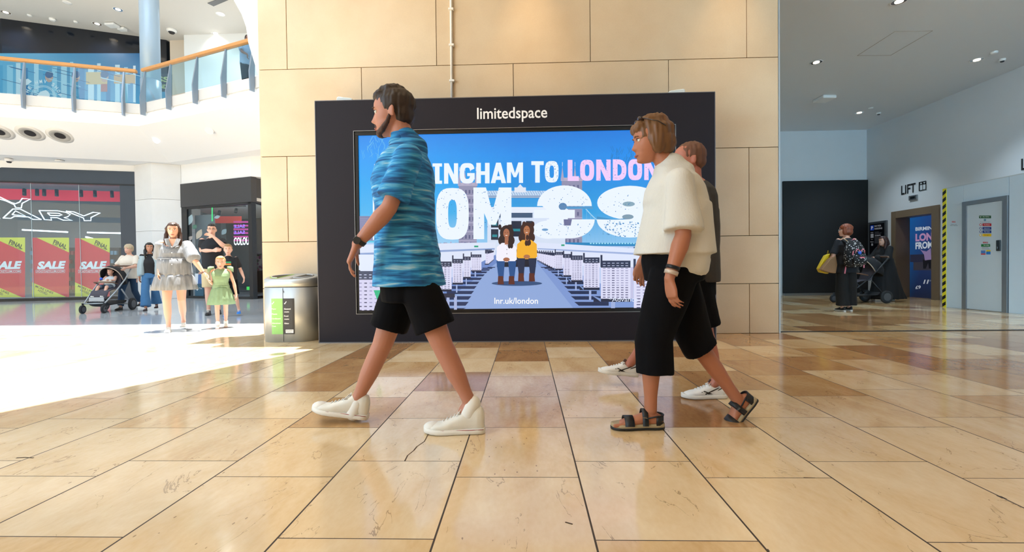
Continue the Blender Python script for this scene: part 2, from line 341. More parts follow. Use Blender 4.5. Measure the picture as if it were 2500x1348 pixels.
# upper shop fronts
struct(MB().box((-26, 16.5, 5.9), (-19.4, 16.7, 10.4)).prism([(-19.4, 16.5, 7.05), (-14.6, 18.35, 7.05), (-14.6, 18.55, 7.05), (-19.4, 16.7, 7.05)], (0, 0, 3.35)).build('wall_upper_left', mat('dark_fascia', '0d1420', .12, spec=.6)))
struct(MB().box((-14.5, 18.4, 5.9), (-13.6, 18.9, 10.4)).build('wall_upper_pier', mat('beige_pier', 'd9cbb8', .6)))
struct(MB().box((-13.6, 18.0, 5.9), (-10.9, 18.2, 10.4)).prism([(-10.9, 18, 5.9), (-8.0, 14.9, 5.9), (-3.4, 13.2, 5.9), (-3.4, 20, 5.9), (-10.9, 20, 5.9)], (0, 0, 4.5)).build('wall_upper_right', white))
# ground floor: pier between the shops
pst = stone('white_stone_pier', 'dcdddb', 'eceeee', rough=.4)
b = MB()
PP = [(-13.05, 14.9), (-12.6, 14.75), (-12.25, 14.62), (-11.55, 15.0), (-11.55, 15.9), (-13.05, 15.9)]
for z0, z1 in ((0, .9), (.9, 2.25), (2.25, 3.3), (3.3, 4.48)): b.prism([(x, y, z0+.004) for x, y in PP], (0, 0, z1-z0-.008))
struct(b.build('wall_pier', pst))
struct(MB().prism([(-24, 11.9, 4.26), (-16.6, 14.0, 4.26), (-13.05, 15.0, 4.26), (-13.05, 15.2, 4.26), (-16.6, 14.2, 4.26), (-24, 12.1, 4.26)], (0, 0, .24)).prism([(-11.55, 15.02, 3.84), (-8.54, 14.02, 3.84), (-3.4, 16, 3.84), (-3.4, 16.3, 3.84), (-8.54, 14.3, 3.84), (-11.55, 15.3, 3.84)], (0, 0, .66)).build('wall_above_shops', white))
# far side of the atrium behind the camera's left, seen only in reflections
struct(MB().box((-24, -9.2, 0), (-6, -9, 4.6)).box((-24, -9.2, 5.0), (-6, -9, 5.9)).box((-24.2, -9, 0), (-24, 14, 5.9)).build('wall_far_atrium', grey_white))
# unseen roof slab added to end the sun patch, with walls closing the atrium
struct(MB().box((-24, 9.26, 13.0), (-3.4, 24, 13.3)).box((-3.4, 10.9, 5.6), (-3.2, 24, 13.3)).box((-24, 20, 0), (-3.4, 20.2, 13)).build('ceiling_sun_cutoff', white))
# sloping white reveal above the left end of the stone wall
wp = [at(x, y, Y=6.0) for x, y in ((640, 215), (631, 185), (620, 150), (606, 103), (601, 66), (590, 35), (566, -8), (560, -60), (640, -60))]
struct(MB().prism(wp, (0, .5, 0)).build('wall_reveal', w2))
# ------------------------------------------------------------------ downlights
chrome = mat('bright_reflector', 'e8e8e8', .15, .9)
def downlight(loc, r, label, power=0, group=None, color=(1, .88, .70), spot=1.6, lampz=.06, glow=3):
    t = thing('downlight', label, 'ceiling light', loc, 0, group)
    x, y, z = loc; b = MB(); n = 24
    b.loft([(Vector(loc)+Vector((0, 0, -.004)), Vector((1,0,0)), Vector((0,1,0)), r, r), (Vector(loc)+Vector((0, 0, -.012)), Vector((1,0,0)), Vector((0,1,0)), r*.97, r*.97), (Vector(loc)+Vector((0, 0, -.006)), Vector((1,0,0)), Vector((0,1,0)), r*.85, r*.85)], n, caps=False)
    b.build('rim', mat('white_rim', 'f2f2f2', .3), t)
    MB().loft([(Vector(loc)+Vector((0, 0, -.005)), Vector((1,0,0)), Vector((0,1,0)), r*.85, r*.85), (Vector(loc)+Vector((0, 0, -.0035)), Vector((1,0,0)), Vector((0,1,0)), r*.35, r*.35)], n, caps=False).build('reflector', chrome, t)
    MB().cyl(Vector(loc)+Vector((0, 0, -.012)), Vector(loc)+Vector((0, 0, -.003)), r*.48, 16).build('bulb', mat('warm_bulb', 'ffffff', .4, emit='fff1d6', estr=glow), t)
    if power:
        l = lamp('SPOT', 'downlight_lamp', (x, y, z-.05), power, color, spot_size=spot, spot_blend=.9, shadow_soft_size=r*.6); l.parent = t; l.matrix_parent_inverse = basis(t).inverted()
    return t
for (px, py, nm, pw) in ((2195, 3, 'nearest large recessed downlight at the top of the lift passage ceiling', 270), (1993, 152, 'recessed downlight on the left of the passage ceiling near the stone wall', 270), (2385, 146, 'recessed downlight on the right of the passage ceiling near the smoke detectors', 270), (2098, 275, 'farthest recessed downlight in the lift passage ceiling', 270)):
    p = at(px, py, Z=4.70); downlight(p, .11, nm, pw, 'lift passage downlights', color=(.72, .88, 1))
for x, y, w_ in ((.10, 5.42, 'middle'), (2.62, 5.42, 'right'), (-2.4, 5.42, 'left')):
    downlight(Vector((x, y, 5.6)), .09, 'recessed downlight washing the %s of the stone wall from above' % w_, 190 if x > 0 else 30, 'stone wall downlights', color=(1, .68, .36), spot=.85, glow=10)
WH = iter(['above the walking man', 'above the woman in white', 'above the floor right of the people', 'by the right-hand wall', 'behind the camera', 'behind the camera to the right', 'close to the roller track, right', 'close to the roller track, left'])
for x, y in ((-1, 2.5), (2, 2.5), (5, 2.5), (8, 2.5), (.5, -2), (5, -2), (8, 4.4), (5.5, 4.6)):
    t = downlight(Vector((x, y, 5.6)), .11, 'recessed downlight in the high near ceiling %s' % next(WH), 34 if y > 2 else 115, 'near ceiling downlights', color=(1, .60, .27), spot=2.3)
for i, (px, py) in enumerate(((14, 30), (288, 23), (237, 58), (538, 34), (526, 82))):
    downlight(at(px, py, Z=10.4), .16, ['recessed downlight at the far left of the upper ceiling', 'recessed downlight left of the blue column top', 'recessed downlight above the black fascia beside the ceiling sign box', 'recessed downlight high on the right of the upper ceiling', 'recessed downlight just left of the person upstairs'][i], 260, 'upper mall downlights', color=(1, .97, .93), spot=2.4, glow=6)
def puck(px, py, Z, r, h, nm, label, cat, m='f0f0ee', group=None, dark=True):
    p = at(px, py, Z=Z); t = thing(nm, label, cat, p, 0, group)
    MB().loft([(p, Vector((1,0,0)), Vector((0,1,0)), r, r), (p-Vector((0,0,h*.6)), Vector((1,0,0)), Vector((0,1,0)), r, r), (p-Vector((0,0,h)), Vector((1,0,0)), Vector((0,1,0)), r*.6, r*.6)], 20).build('body', mat('device_'+m, m, .4), t)
    if dark: MB().loft([(p-Vector((0,0,h*.85)), Vector((1,0,0)), Vector((0,1,0)), r*.72, r*.72), (p-Vector((0,0,h*1.35)), Vector((1,0,0)), Vector((0,1,0)), r*.45, r*.45)], 16).build('sensor', mat('dark_sensor', '1b1d22', .3), t)
g_ = 'ceiling detectors in the lift passage'
puck(2427, 127, 4.70, .055, .035, 'smoke_detector', 'plain white round detector right of the rightmost passage downlight', 'detector', dark=False)
puck(2447, 144, 4.70, .05, .045, 'smoke_detector', 'white detector with dark band next to the right-hand wall top', 'detector')
puck(2126, 263, 4.70, .05, .03, 'smoke_detector', 'plain small detector beside the farthest passage downlight', 'detector', dark=False)
puck(2145, 275, 4.70, .05, .045, 'smoke_detector', 'dark-banded small detector nearest the passage corner', 'detector')
puck(419, 72, 10.4, .17, .12, 'security_camera', 'dark dome camera on the upper ceiling right of the blue column', 'camera')
puck(128, 45, 10.4, .10, .10, 'ceiling_speaker', 'small white speaker on the upper ceiling above the black fascia', 'speaker', dark=False)
puck(72, 36, 10.4, .07, .06, 'smoke_detector', 'tiny white detector left of the small ceiling speaker upstairs', 'detector', dark=False)
puck(185, 52, 10.4, .07, .06, 'smoke_detector', 'tiny white detector right of the small ceiling speaker upstairs', 'detector', dark=False)
puck(164, 6, 10.4, .13, .02, 'ceiling_speaker', 'flat round ceiling fitting at the top left of the upper ceiling', 'speaker', dark=False)
p = at(282, 60, Z=10.4); t = thing('ceiling_sign_box', 'white two-part box hanging on the upper ceiling left of the column', 'sign box', p, .35)
MB().box(p+Vector((-.26, -.2, -.10)), p+Vector((.1, .08, -.02))).box(p+Vector((-.05, .12, -.12)), p+Vector((.2, .3, -.02))).build('box', white, t, .01)
p = at(2013, 238, Z=4.70); T = Matrix.Translation(p) @ Matrix.Rotation(.1, 4, 'Z')
tag(MB().box((-.16, -.17, -.07), (.16, .17, -.0), T).build('wireless_access_point', mat('device_f0f0ee', 'f0f0ee', .4), bevel=.02, seg=3), 'white square access point on the lift passage ceiling', 'access point')
# access hatch outlines
p = [at(x, y, Z=4.698) for x, y in ((2093, 136), (2175, 135), (2277, 75), (2185, 77))]
b = MB()
for i in range(4): b.bar(p[i], p[(i+1) % 4], .006, .004)
b.build('trim_6', mat('hatch_joint', 'a29a92', .6)); struct(bpy.data.objects['trim_6'])
q = [at(x, y, Z=10.395) for x, y in ((508, 8), (545, -6), (560, -3), (520, 14))]
b = MB()
for k in range(5): b.bar(q[0].lerp(q[3], k/4), q[1].lerp(q[2], k/4), .04, .03)
tag(b.build('ceiling_vent', mat('vent_dark', '6b6d70', .5)), 'slatted linear vent at the top of the upper ceiling', 'vent')
# ------------------------------------------------------------------ pipe and boxes on the stone wall
t = thing('conduit_pipe', 'thin white conduit running down the stone wall behind the screen', 'pipe', (-.915, 5.83, 2.86))
MB().cyl((-.92, 5.827, 2.86), (-.905, 5.827, 5.59), .016, 14).build('pipe', mat('white_pvc', 'efe9df', .35), t)
for z in (3.262, 3.715, 4.168, 4.62, 5.07): MB().box((-.945, 5.80, z-.014), (-.88, 5.85, z+.014)).build('clip', mat('white_pvc', 'efe9df', .35), t, .004)
for x0, x1, z1, lab in ((-2.245, -2.05, 2.945, 'frosted white sensor box on the left end of the screen housing top'), (1.70, 1.895, 2.945, 'white sensor box on the right end of the screen housing top')):
    d = 1 if x0 < 0 else -1; xs = (x0, x1) if d > 0 else (x1, x0)
    pl = [(xs[0], 5.42, 2.853), (xs[1], 5.42, 2.853), (xs[1], 5.42, z1-.03), (xs[1]-.03*d, 5.42, z1-.018), (xs[0]+.02*d, 5.42, z1), (xs[0], 5.42, z1-.015)]
    tag(MB().prism(pl, (0, .12, 0)).build('sensor_box', mat('frosted_white', 'dde3e0', .5), bevel=.012, seg=3), lab, 'sensor box')
# ================================================================== THE BIG SCREEN
KX0, KX1, KY, KZ = -2.45, 2.185, 5.3, 2.85
kiosk = thing('digital_billboard', 'big charcoal billboard housing with glowing wide screen standing against the stone wall', 'billboard', ((KX0+KX1)/2, 5.55, 0))
kb = MB(); SX0, SX1, SZ0, SZ1 = -1.995, 1.735, .345, 2.487
kb.box((KX0, KY+.1, 0), (KX1, 5.84, KZ))
for a_, c_ in (((KX0, KY, 0), (KX1, KY+.1, SZ0)), ((KX0, KY, SZ1), (KX1, KY+.1, KZ)), ((KX0, KY, SZ0), (SX0, KY+.1, SZ1)), ((SX1, KY, SZ0), (KX1, KY+.1, SZ1))): kb.box(a_, c_)
kb.build('housing', mat('charcoal_vinyl', '26242b', .55, spec=.15, bump=.02, bscale=120), kiosk)
fr = MB(); w_ = .045
for a_, c_ in (((SX0, KY+.012, SZ0), (SX1, KY+.05, SZ0+w_)), ((SX0, KY+.012, SZ1-w_), (SX1, KY+.05, SZ1)), ((SX0, KY+.012, SZ0+w_), (SX0+w_, KY+.05, SZ1-w_)), ((SX1-w_, KY+.012, SZ0+w_), (SX1, KY+.05, SZ1-w_))): fr.box(a_, c_)
fr.build('screen_bezel', mat('black_bezel', '1a1a1c', .3, .3), kiosk, .003)
ln = MB(); g = .006
for a_, c_ in (((SX0-g, KY-.002, SZ0-g), (SX1+g, KY+.01, SZ0)), ((SX0-g, KY-.002, SZ1), (SX1+g, KY+.01, SZ1+g)), ((SX0-g, KY-.002, SZ0), (SX0, KY+.01, SZ1)), ((SX1, KY-.002, SZ0), (SX1+g, KY+.01, SZ1))): ln.box(a_, c_)
ln.build('trim_strip', mat('bright_trim', '9a9a9c', .3, .7), kiosk)
ed = MB().box((KX0-.004, KY-.003, 0), (KX0+.004, KY+.02, KZ)).box((KX1-.004, KY-.003, 0), (KX1+.004, KY+.02, KZ)).box((KX0, KY-.003, KZ-.004), (KX1, KY+.02, KZ+.004)).box((KX0, KY-.003, 0), (KX1, KY+.02, .012))
ed.build('edge_trim', mat('grey_edge', '6d6c70', .4, .5), kiosk)
# name on the header
lb = MB(); put_text(lb, 'limitedspace', [(-.543, KY-.002, 2.555), (.270, KY-.002, 2.555), (-.543, KY-.002, 2.728)], 'ffffff', .012)
lb.build('lettering', mat('white_vinyl', 'f4f4f6', .5), kiosk, fix=False)
# the picture shown: flat lit polygons, one mesh
A = MB(); PY = KY+.028
class Art:
    """draws on the lit panel in photograph pixels, each layer a hair in front of the last"""
    def __init__(s): s.k = 0
    def P(s, x, y):
        v = at(x, y, Y=PY); v.y -= s.k*4e-5
        v.x = min(max(v.x, SX0+.04), SX1-.04); v.z = min(max(v.z, SZ0+.04), SZ1-.04); return v
    def poly(s, pts, c): s.k += 1; A.poly([s.P(*p) for p in pts], c)
    def rect(s, x0, y0, x1, y1, c): s.poly([(x0, y1), (x1, y1), (x1, y0), (x0, y0)], c)
    def ell(s, cx, cy, rx, ry, c, n=18): s.poly([(cx+rx*math.cos(6.2832*i/n), cy+ry*math.sin(6.2832*i/n)) for i in range(n)], c)
    def line(s, a, b, w, c):
        dx, dy = b[0]-a[0], b[1]-a[1]; l = math.hypot(dx, dy); nx, ny = -dy/l*w/2, dx/l*w/2
        s.poly([(a[0]+nx, a[1]+ny), (b[0]+nx, b[1]+ny), (b[0]-nx, b[1]-ny), (a[0]-nx, a[1]-ny)], c)
    def text(s, body, x0, y0, x1, y1, c, bold=0, slope=-.012):
        s.k += 1; A_ = s.P(x0, y1); B_ = s.P(x1, y1+slope*(x1-x0)); T_ = s.P(x0, y0); put_text(A, body, (A_, B_, T_), c, bold)
R_ = Art(); rr = random.Random(3)
# sky in graded rows
SKY = [(318, '0a86ea', '0d78dc'), (380, '0c98f4', '0a8cec'), (450, '12a5f2', '1690e4'), (520, '3fb2ee', '2f9fe0'), (600, '9fd2f4', '8cc4ee')]
for (ya, la, ra), (yb, lb_, rb) in zip(SKY, SKY[1:]):
    xs = [860, 1060, 1260, 1460, 1660]; y0 = 300 if ya == 318 else ya
    for i in range(4): R_.k = 0; A.poly([R_.P(xs[i], yb), R_.P(xs[i+1], yb), R_.P(xs[i+1], y0), R_.P(xs[i], y0)], [lb_ if i < 2 else rb, rb if i > 0 else lb_, ra if i > 0 else la, la if i < 2 else ra])
R_.rect(860, 595, 1660, 775, 'b9cdf0')
for i in range(40):  # twigs top left
    x, y = 885+rr.random()*60, 345+rr.random()*50; R_.line((x, y), (x+rr.uniform(-12, 12), y-rr.uniform(8, 22)), .8, '5cb8ee')
for i in range(36):
    x, y = 1490+rr.random()*60, 400-rr.random()*45; R_.line((x, y), (x+rr.uniform(-8, 8), y+14), .9, '1672bd')
# bridge: two towers, walkway, chains
def tower(cx, w, top, bot):
    R_.rect(cx-w, top, cx+w, bot, '8f8fae')
    R_.rect(cx-w-2, top-6, cx+w+2, top+2, 'b3aec6')
    for s_ in (-1, -.33, .33, 1):
        x = cx+s_*w*.92; R_.poly([(x-4, top), (x+4, top), (x, top-34)], 'a9a4c4'); R_.line((x, top-34), (x, top-44), 1.2, 'c8d4ee')
    y = top+12
    while y < bot-12:
        for s_ in (-.6, -.2, .2, .6): R_.rect(cx+s_*w-2, y, cx+s_*w+2, y+9, '5c5f86')
        R_.rect(cx-w, y+13, cx+w, y+15, 'b3b0cc'); y += 22
tower(1142, 22, 452, 606); tower(1396, 25, 440, 606)
R_.rect(1160, 466, 1376, 478, 'c4d8f0'); R_.rect(1160, 478, 1376, 484, '6f8fb8'); R_.rect(1160, 481, 1376, 482, 'e8f2ff')
for i in range(36): R_.line((1162+i*6, 466), (1168+i*6, 477), 1, '4f90c8')
R_.rect(1256, 458, 1284, 470, 'dfe6f4'); R_.poly([(1262, 459), (1270, 450), (1278, 459)], 'dfe6f4')
for i in range(9):
    t0, t1 = i/9, (i+1)/9; f_ = lambda t: (1422+90*t, 500+60*(1-(1-t)**2)); R_.line(f_(t0), f_(t1), 2.4, '9fd0f0'); R_.line((f_(t0)[0], f_(t0)[1]), (f_(t0)[0], 590), .9, '78b8e4')
R_.line((1370, 596), (1600, 598), 8, '1f83bd')
for i in range(24): R_.rect(1440+i*7, 593, 1444+i*7, 596, '9fe0f4')
for i in range(40):
    x = 1360+rr.random()*240; R_.rect(x, 602+rr.random()*6, x+rr.uniform(2, 8), 612, rr.choice(['5a6c96', '8896bb', '3b6a96']))
R_.rect(875, 528, 960, 588, '7c7fa6'); R_.rect(875, 588, 960, 592, '4fc4e4')
for i in range(10): R_.rect(880, 534+i*5, 956, 535+i*5, '9a9cc0')
for i in range(30):
    x = 1070+rr.random()*110; R_.rect(x, 590+rr.random()*10, x+rr.uniform(2, 9), 604, rr.choice(['8b86ae', 'a9a5c6', '6b6f9c']))
# boat cabin and deck
R_.poly([(1190, 524), (1380, 518), (1380, 612), (1190, 612)], 'd4e0f4'); R_.rect(1188, 506, 1372, 520, 'e4ecfa')
R_.rect(1188, 520, 1300, 532, '3e5878')
for x0, x1, y0, y1 in ((1199, 1217, 560, 586), (1199, 1217, 534, 556), (1247, 1273, 540, 578), (1284, 1300, 540, 578)): R_.rect(x0, y0, x1, y1, '1c2a40'); R_.rect(x0+3, (y0+y1)/2, x1-3, (y0+y1)/2+6, '1f8a98')
R_.poly([(875, 598), (1210, 592), (1210, 650), (875, 668)], 'dbe4f8'); R_.poly([(1310, 592), (1660, 612), (1660, 668), (1310, 640)], 'dde5fb')
R_.poly([(875, 618), (1208, 606), (1208, 610), (875, 624)], '8ba3d2'); R_.poly([(1312, 606), (1660, 622), (1660, 627), (1312, 609)], '9db0dc')
R_.rect(1370, 597, 1378, 601, '22a07c'); R_.rect(1158, 600, 1168, 604, '22a07c')
# aisle floor with chair shadows
R_.poly([(1210, 640), (1312, 640), (1420, 775), (1020, 775)], '8ea8da'); R_.poly([(1060, 700), (1210, 622), (1215, 640), (1060, 775)], '6d8ac8'); R_.poly([(1312, 622), (1570, 740), (1570, 775), (1400, 775), (1310, 640)], '7d98d2')
for i in range(12):
    t = i/11; y = 652+(t**1.7)*100; w = 14+t*46; h = 2+t*8
    xl = 1196-t*118; R_.poly([(xl-w*.4, y), (xl+w, y), (xl+w*.86, y+h), (xl-w*.4, y+h)], '22335c')
    xr = 1322+t*100; R_.poly([(xr-w*.2, y), (xr+w*1.3, y), (xr+w*1.3, y+h), (xr, y+h)], '1c2c52')
R_.ell(1262, 692, 62, 6, '32507e')
# chair rows
def chair(x0, x1, yt, yb, n, m_, leg=True):
    h = yb-yt; R_.rect(x0, yt, x1, yb, 'dcdcf6'); R_.rect(x0, yt-h*.20, x1, yt+h*.02, '26304e'); R_.rect(x0-1, yt-h*.38, x0+h*.05, yt, '26304e')
    for i in range(n):
        for j in range(m_):
            x = x0+(x1-x0)*(i+.75)/(n+.6); y = yt+h*(j+.6)/(m_+.2); w = (x1-x0)/(n+.6)*.30
            R_.rect(x-w, y-h*.014, x+w, y+h*.014, '5a5a80' if j > m_*.6 or i % 4 == 2 else '9c9cc0')
    for j in range(2):
        for i in range(n):
            x = x0+(x1-x0)*(i+.75)/(n+.6); w = (x1-x0)/(n+.6)*.3; R_.rect(x-w, yt-h*(.13-.08*j), x+w, yt-h*(.11-.08*j), 'c4cce8')
    R_.rect(x0-(x1-x0)*.25, yb, x1, yb+h*.10, '1e2440')
    if leg:
        R_.rect((x0+x1)/2-(x1-x0)*.16, yb+h*.1, (x0+x1)/2-(x1-x0)*.02, yb+h*.5, '9fb0dc'); R_.poly([(x0-(x1-x0)*.3, yb-h*.1), (x0, yb+h*.1), (x0, yb)], '7f98cc')
for k in range(8):   # far ones, then near ones in front
    t = k/7; chair(1312+t*36, 1318+t*40+t*8, 618+t*6, 636+t*18, 1, 5, False)
for a_ in ((1355, 1374, 622, 656, 3, 8), (1375, 1394, 629, 672, 2, 11), (1394, 1422, 634, 684, 4, 12), (1424, 1463, 641, 702, 4, 12), (1466, 1538, 652, 729, 6, 13)): chair(*a_)
R_.rect(1538, 652, 1545, 729, 'c3c3e4'); chair(1546, 1600, 668, 762, 3, 13, False)
for k in range(7):
    t = k/6; chair(1200-t*14, 1206-t*12, 616+t*3, 634+t*10, 1, 5, False)
for a_ in ((1151, 1176, 628, 660, 4, 8), (1132, 1150, 635, 676, 2, 10), (1106, 1131, 642, 690, 3, 11), (1066, 1104, 650, 706, 4, 12)): chair(*a_)
R_.rect(875, 622, 960, 660, 'dfe8fa'); R_.rect(875, 662, 975, 683, '3c4664')
for j in range(2):
    for i in range(8): R_.rect(880+i*12, 670+j*7, 886+i*12, 672+j*7, 'c4cce8')
R_.rect(875, 683, 1065, 762, 'd4d2f0')
for j in range(8):
    for i in range(15): R_.rect(880+i*12.6, 690+j*9.4, 886.5+i*12.6, 692.5+j*9.4, '44446a' if j > 5 or i % 6 == 1 else '9a98c0')
for x in (1070, 1092, 1110): R_.rect(x, 722, x+7, 756, 'a8b4dc')
R_.rect(1060, 716, 1112, 726, '1e2440')
# headline, heavy rounded block letters
LT = 'eaf4ff'
def spots(x0, y0, x1, y1, n, c='2a78b8', r=1.6):
    for i in range(n): R_.ell(x0+rr.random()*(x1-x0), y0+rr.random()*(y1-y0), rr.uniform(.5, r), rr.uniform(.4, r*.8), c, 6)
def arc(cx, cy, rx, ry, t, a0, a1, c, n=16, pw=2.8):
    pt = lambda a, r1, r2: (cx+r1*math.copysign(abs(math.cos(a))**(2/pw), math.cos(a)), cy-r2*math.copysign(abs(math.sin(a))**(2/pw), math.sin(a)))
    for i in range(n):
        a, b_ = a0+(a1-a0)*i/n, a0+(a1-a0)*(i+1)/n
        A.poly([R_.P(*pt(a, rx, ry)), R_.P(*pt(b_, rx, ry)), R_.P(*pt(b_, rx-t, ry-t)), R_.P(*pt(a, rx-t, ry-t))], c)
def glyph(ch, x0, y0, x1, y1, t, c):
    R_.k += 1; R = lambda *q: A.poly([R_.P(q[0], q[3]), R_.P(q[2], q[3]), R_.P(q[2], q[1]), R_.P(q[0], q[1])], c); Q = lambda *q: A.poly([R_.P(*z) for z in q], c)
    w, h, cx, cy = x1-x0, y1-y0, (x0+x1)/2, (y0+y1)/2; pi = math.pi
    if ch == 'O': arc(cx, cy, w/2, h/2, t, 0, 2*pi, c, 28, 3.)
    elif ch == 'D': R(x0, y0, x0+t, y1); arc(x0+w*.3, cy, w*.7, h/2, t, -pi/2, pi/2, c, 18, 2.6); R(x0+t*.8, y0, x0+w*.32, y0+t); R(x0+t*.8, y1-t, x0+w*.32, y1)
    elif ch == 'L': R(x0, y0, x0+t, y1); R(x0, y1-t, x1, y1)
    elif ch == 'T': R(x0, y0, x1, y0+t*.85); R(cx-t/2, y0, cx+t/2, y1)
    elif ch == 'I': R(x0, y0, x1, y0+t*.7); R(x0, y1-t*.7, x1, y1); R(cx-t/2, y0, cx+t/2, y1)
    elif ch == 'F': R(x0, y0, x0+t, y1); R(x0, y0, x1, y0+t); R(x0, cy-t*.45, x1-w*.08, cy+t*.45)
    elif ch == 'H': R(x0, y0, x0+t, y1); R(x1-t, y0, x1, y1); R(x0, cy-t*.4, x1, cy+t*.4)
    elif ch == 'N': R(x0, y0, x0+t*.92, y1); R(x1-t*.92, y0, x1, y1); Q((x0, y0), (x0+t, y0), (x1, y1), (x1-t, y1))
    elif ch == 'M': R(x0, y0, x0+t*.9, y1); R(x1-t*.9, y0, x1, y1); Q((x0, y0), (x0+t*1.05, y0), (cx+t*.28, y0+h*.72), (cx-t*.28, y0+h*.72)); Q((x1-t*1.05, y0), (x1, y0), (cx+t*.28, y0+h*.72), (cx-t*.28, y0+h*.72))
    elif ch == 'A': Q((x0, y1), (x0+t, y1), (cx+t*.42, y0), (cx-t*.52, y0)); Q((x1-t, y1), (x1, y1), (cx+t*.52, y0), (cx-t*.42, y0)); R(x0+w*.24, y1-h*.34, x1-w*.24, y1-h*.16)
    elif ch == 'G': arc(cx, cy, w/2, h/2, t, pi*.10, pi*1.93, c, 24, 3.); R(cx, cy-t*.05, x1, cy+t*.62); R(x1-t, cy, x1, y1-h*.2)
    elif ch in 'PRB':
        R(x0, y0, x0+t, y1); arc(x0+w*.42, y0+h*.27, w*.55, h*.27, t*.86, -pi/2, pi/2, c, 14, 2.6)
        R(x0, y0, x0+w*.45, y0+t*.86); R(x0, y0+h*.54-t*.86, x0+w*.45, y0+h*.54)
        if ch == 'R': Q((x0+w*.34, y0+h*.45), (x0+w*.72, y0+h*.45), (x1, y1), (x1-t*1.05, y1))
        if ch == 'B': arc(x0+w*.42, y0+h*.73, w*.58, h*.27, t*.86, -pi/2, pi/2, c, 14, 2.6); R(x0, y1-t*.86, x0+w*.45, y1)
def word(s, spans, y0, y1, t, c, sl=-.012):
    for ch, (a, b_) in zip(s, spans): glyph(ch, a, y0+sl*(a-spans[0][0]), b_, y1+sl*(a-spans[0][0]), t, c)
word('BIRMINGHAM', [(917,946),(950,967),(972,1001),(1006,1045),(1058,1081),(1086,1120),(1124,1160),(1164,1196),(1199,1236),(1238,1277)], 403, 452.5, 11, LT); spots(918, 404, 946, 428, 16)
word('TO', [(1297,1327),(1330,1363)], 396, 448, 11, LT); spots(1331, 394, 1362, 446, 60, r=1.3)
word('LONDON', [(1385,1412),(1415,1449),(1454,1489),(1494,1527),(1531,1565),(1570,1605)], 393, 444, 11.5, 'f0ccf8'); spots(1386, 392, 1600, 443, 90, '5a7ec8', 1.3)
word('FR', [(914,960),(970,1040)], 466, 587, 28, LT); word('OM', [(1067,1146),(1157,1249)], 461, 586, 29, LT)
spots(915, 467, 950, 505, 40, '3a9ade', 2.4); spots(1070, 466, 1142, 560, 45); spots(1160, 464, 1246, 560, 45)
def half(cx, cy, rx, ry, a0, a1, c, n=20): R_.poly([(cx+rx*math.cos(a0+(a1-a0)*i/n), cy-ry*math.sin(a0+(a1-a0)*i/n)) for i in range(n+1)], c)
pi = math.pi
half(1377, 505, 66, 50, 0, pi, LT); R_.poly([(1312, 495), (1372, 495), (1386, 514), (1384, 560), (1350, 560), (1345, 540), (1334, 514)], LT)
R_.ell(1373, 506, 10, 9, '5a86b4', 14); R_.rect(1382, 506, 1445, 512, '4f97cc')
R_.rect(1303, 514, 1402, 534, LT); R_.poly([(1340, 534), (1375, 534), (1378, 556), (1395, 556), (1396, 583), (1335, 583)], LT)
half(1392, 537, 58, 46, pi, 2*pi, LT); R_.poly([(1375, 537), (1395, 537), (1392, 552), (1376, 552)], '6a6f98')
R_.ell(1338, 562, 38, 22, LT, 24); R_.ell(1330, 562, 8, 3, '6a9ccc', 10)
half(1535, 497, 79, 41, 0, 2*pi, LT, 36); half(1535, 537, 80, 44, pi, 2*pi, LT); R_.rect(1530, 495, 1614, 540, LT)
R_.poly([(1455, 530), (1500, 538), (1530, 533), (1530, 537), (1455, 537)], '3c8fc6'); R_.ell(1532, 500, 15, 6, '86a6b8', 14); R_.ell(1530, 531, 14, 6, '7c98ac', 14)
spots(1316, 462, 1440, 502, 30); spots(1308, 545, 1440, 578, 40); spots(1462, 470, 1560, 520, 30); spots(1470, 540, 1590, 578, 120, '4a8cc4', 2.6)
R_.text('lnr.uk/london', 1208, 726, 1313, 741, 'ffffff', .01, 0); R_.text('*Advance single fares', 1484, 724, 1640, 739, 'dfe8fc', 0, 0)
# two seated women
def sitter(cx, top, hair, face, shirt, jeans, s=1.):
    R_.ell(cx+1, top+18*s, 17*s, 19*s, hair); R_.ell(cx, top+36*s, 20*s, 17*s, hair)
    R_.poly([(cx-11, top+42), (cx+11, top+42), (cx+24, top+52), (cx+25, top+82), (cx+18, top+88), (cx-18, top+88), (cx-25, top+82), (cx-23, top+52)], shirt)
    R_.rect(cx-4, top+28, cx+5, top+46, face); R_.ell(cx, top+19, 7.6, 11.5, face); R_.ell(cx, top+24, 3, 1, 'e9d5cc', 8); R_.ell(cx-3, top+17, 1.2, .8, '2a1712', 6); R_.ell(cx+3, top+17, 1.2, .8, '2a1712', 6)
    for q in range(7): R_.ell(cx+rr.uniform(-17, 17), top+rr.uniform(34, 52) if abs(q-3) > 1 else top+4, 4, 7, hair, 8)
    R_.poly([(cx-24, top+86), (cx-4, top+86), (cx-7, top+128), (cx-19, top+128)], jeans); R_.poly([(cx+4, top+86), (cx+24, top+86), (cx+19, top+128), (cx+8, top+128)], jeans)
    for x in (cx-20, cx+6): R_.poly([(x, top+122), (x+12, top+122), (x+14, top+142), (x-1, top+142)], '5a2a22')
    R_.ell(cx, top+82, 8, 5, face, 10)
R_.poly([(1214, 610), (1308, 610), (1308, 652), (1214, 652)], '15192c')
sitter(1237, 552, '2a1a1e', 'a86a4e', 'f2f0fc', '1d4f8c'); sitter(1286, 545, '3a1e1c', 'b0704a', 'f2b02c', '17294a')
for i in range(3): R_.ell(1238, 600+i*10, 1, 1, '332a3a', 6)
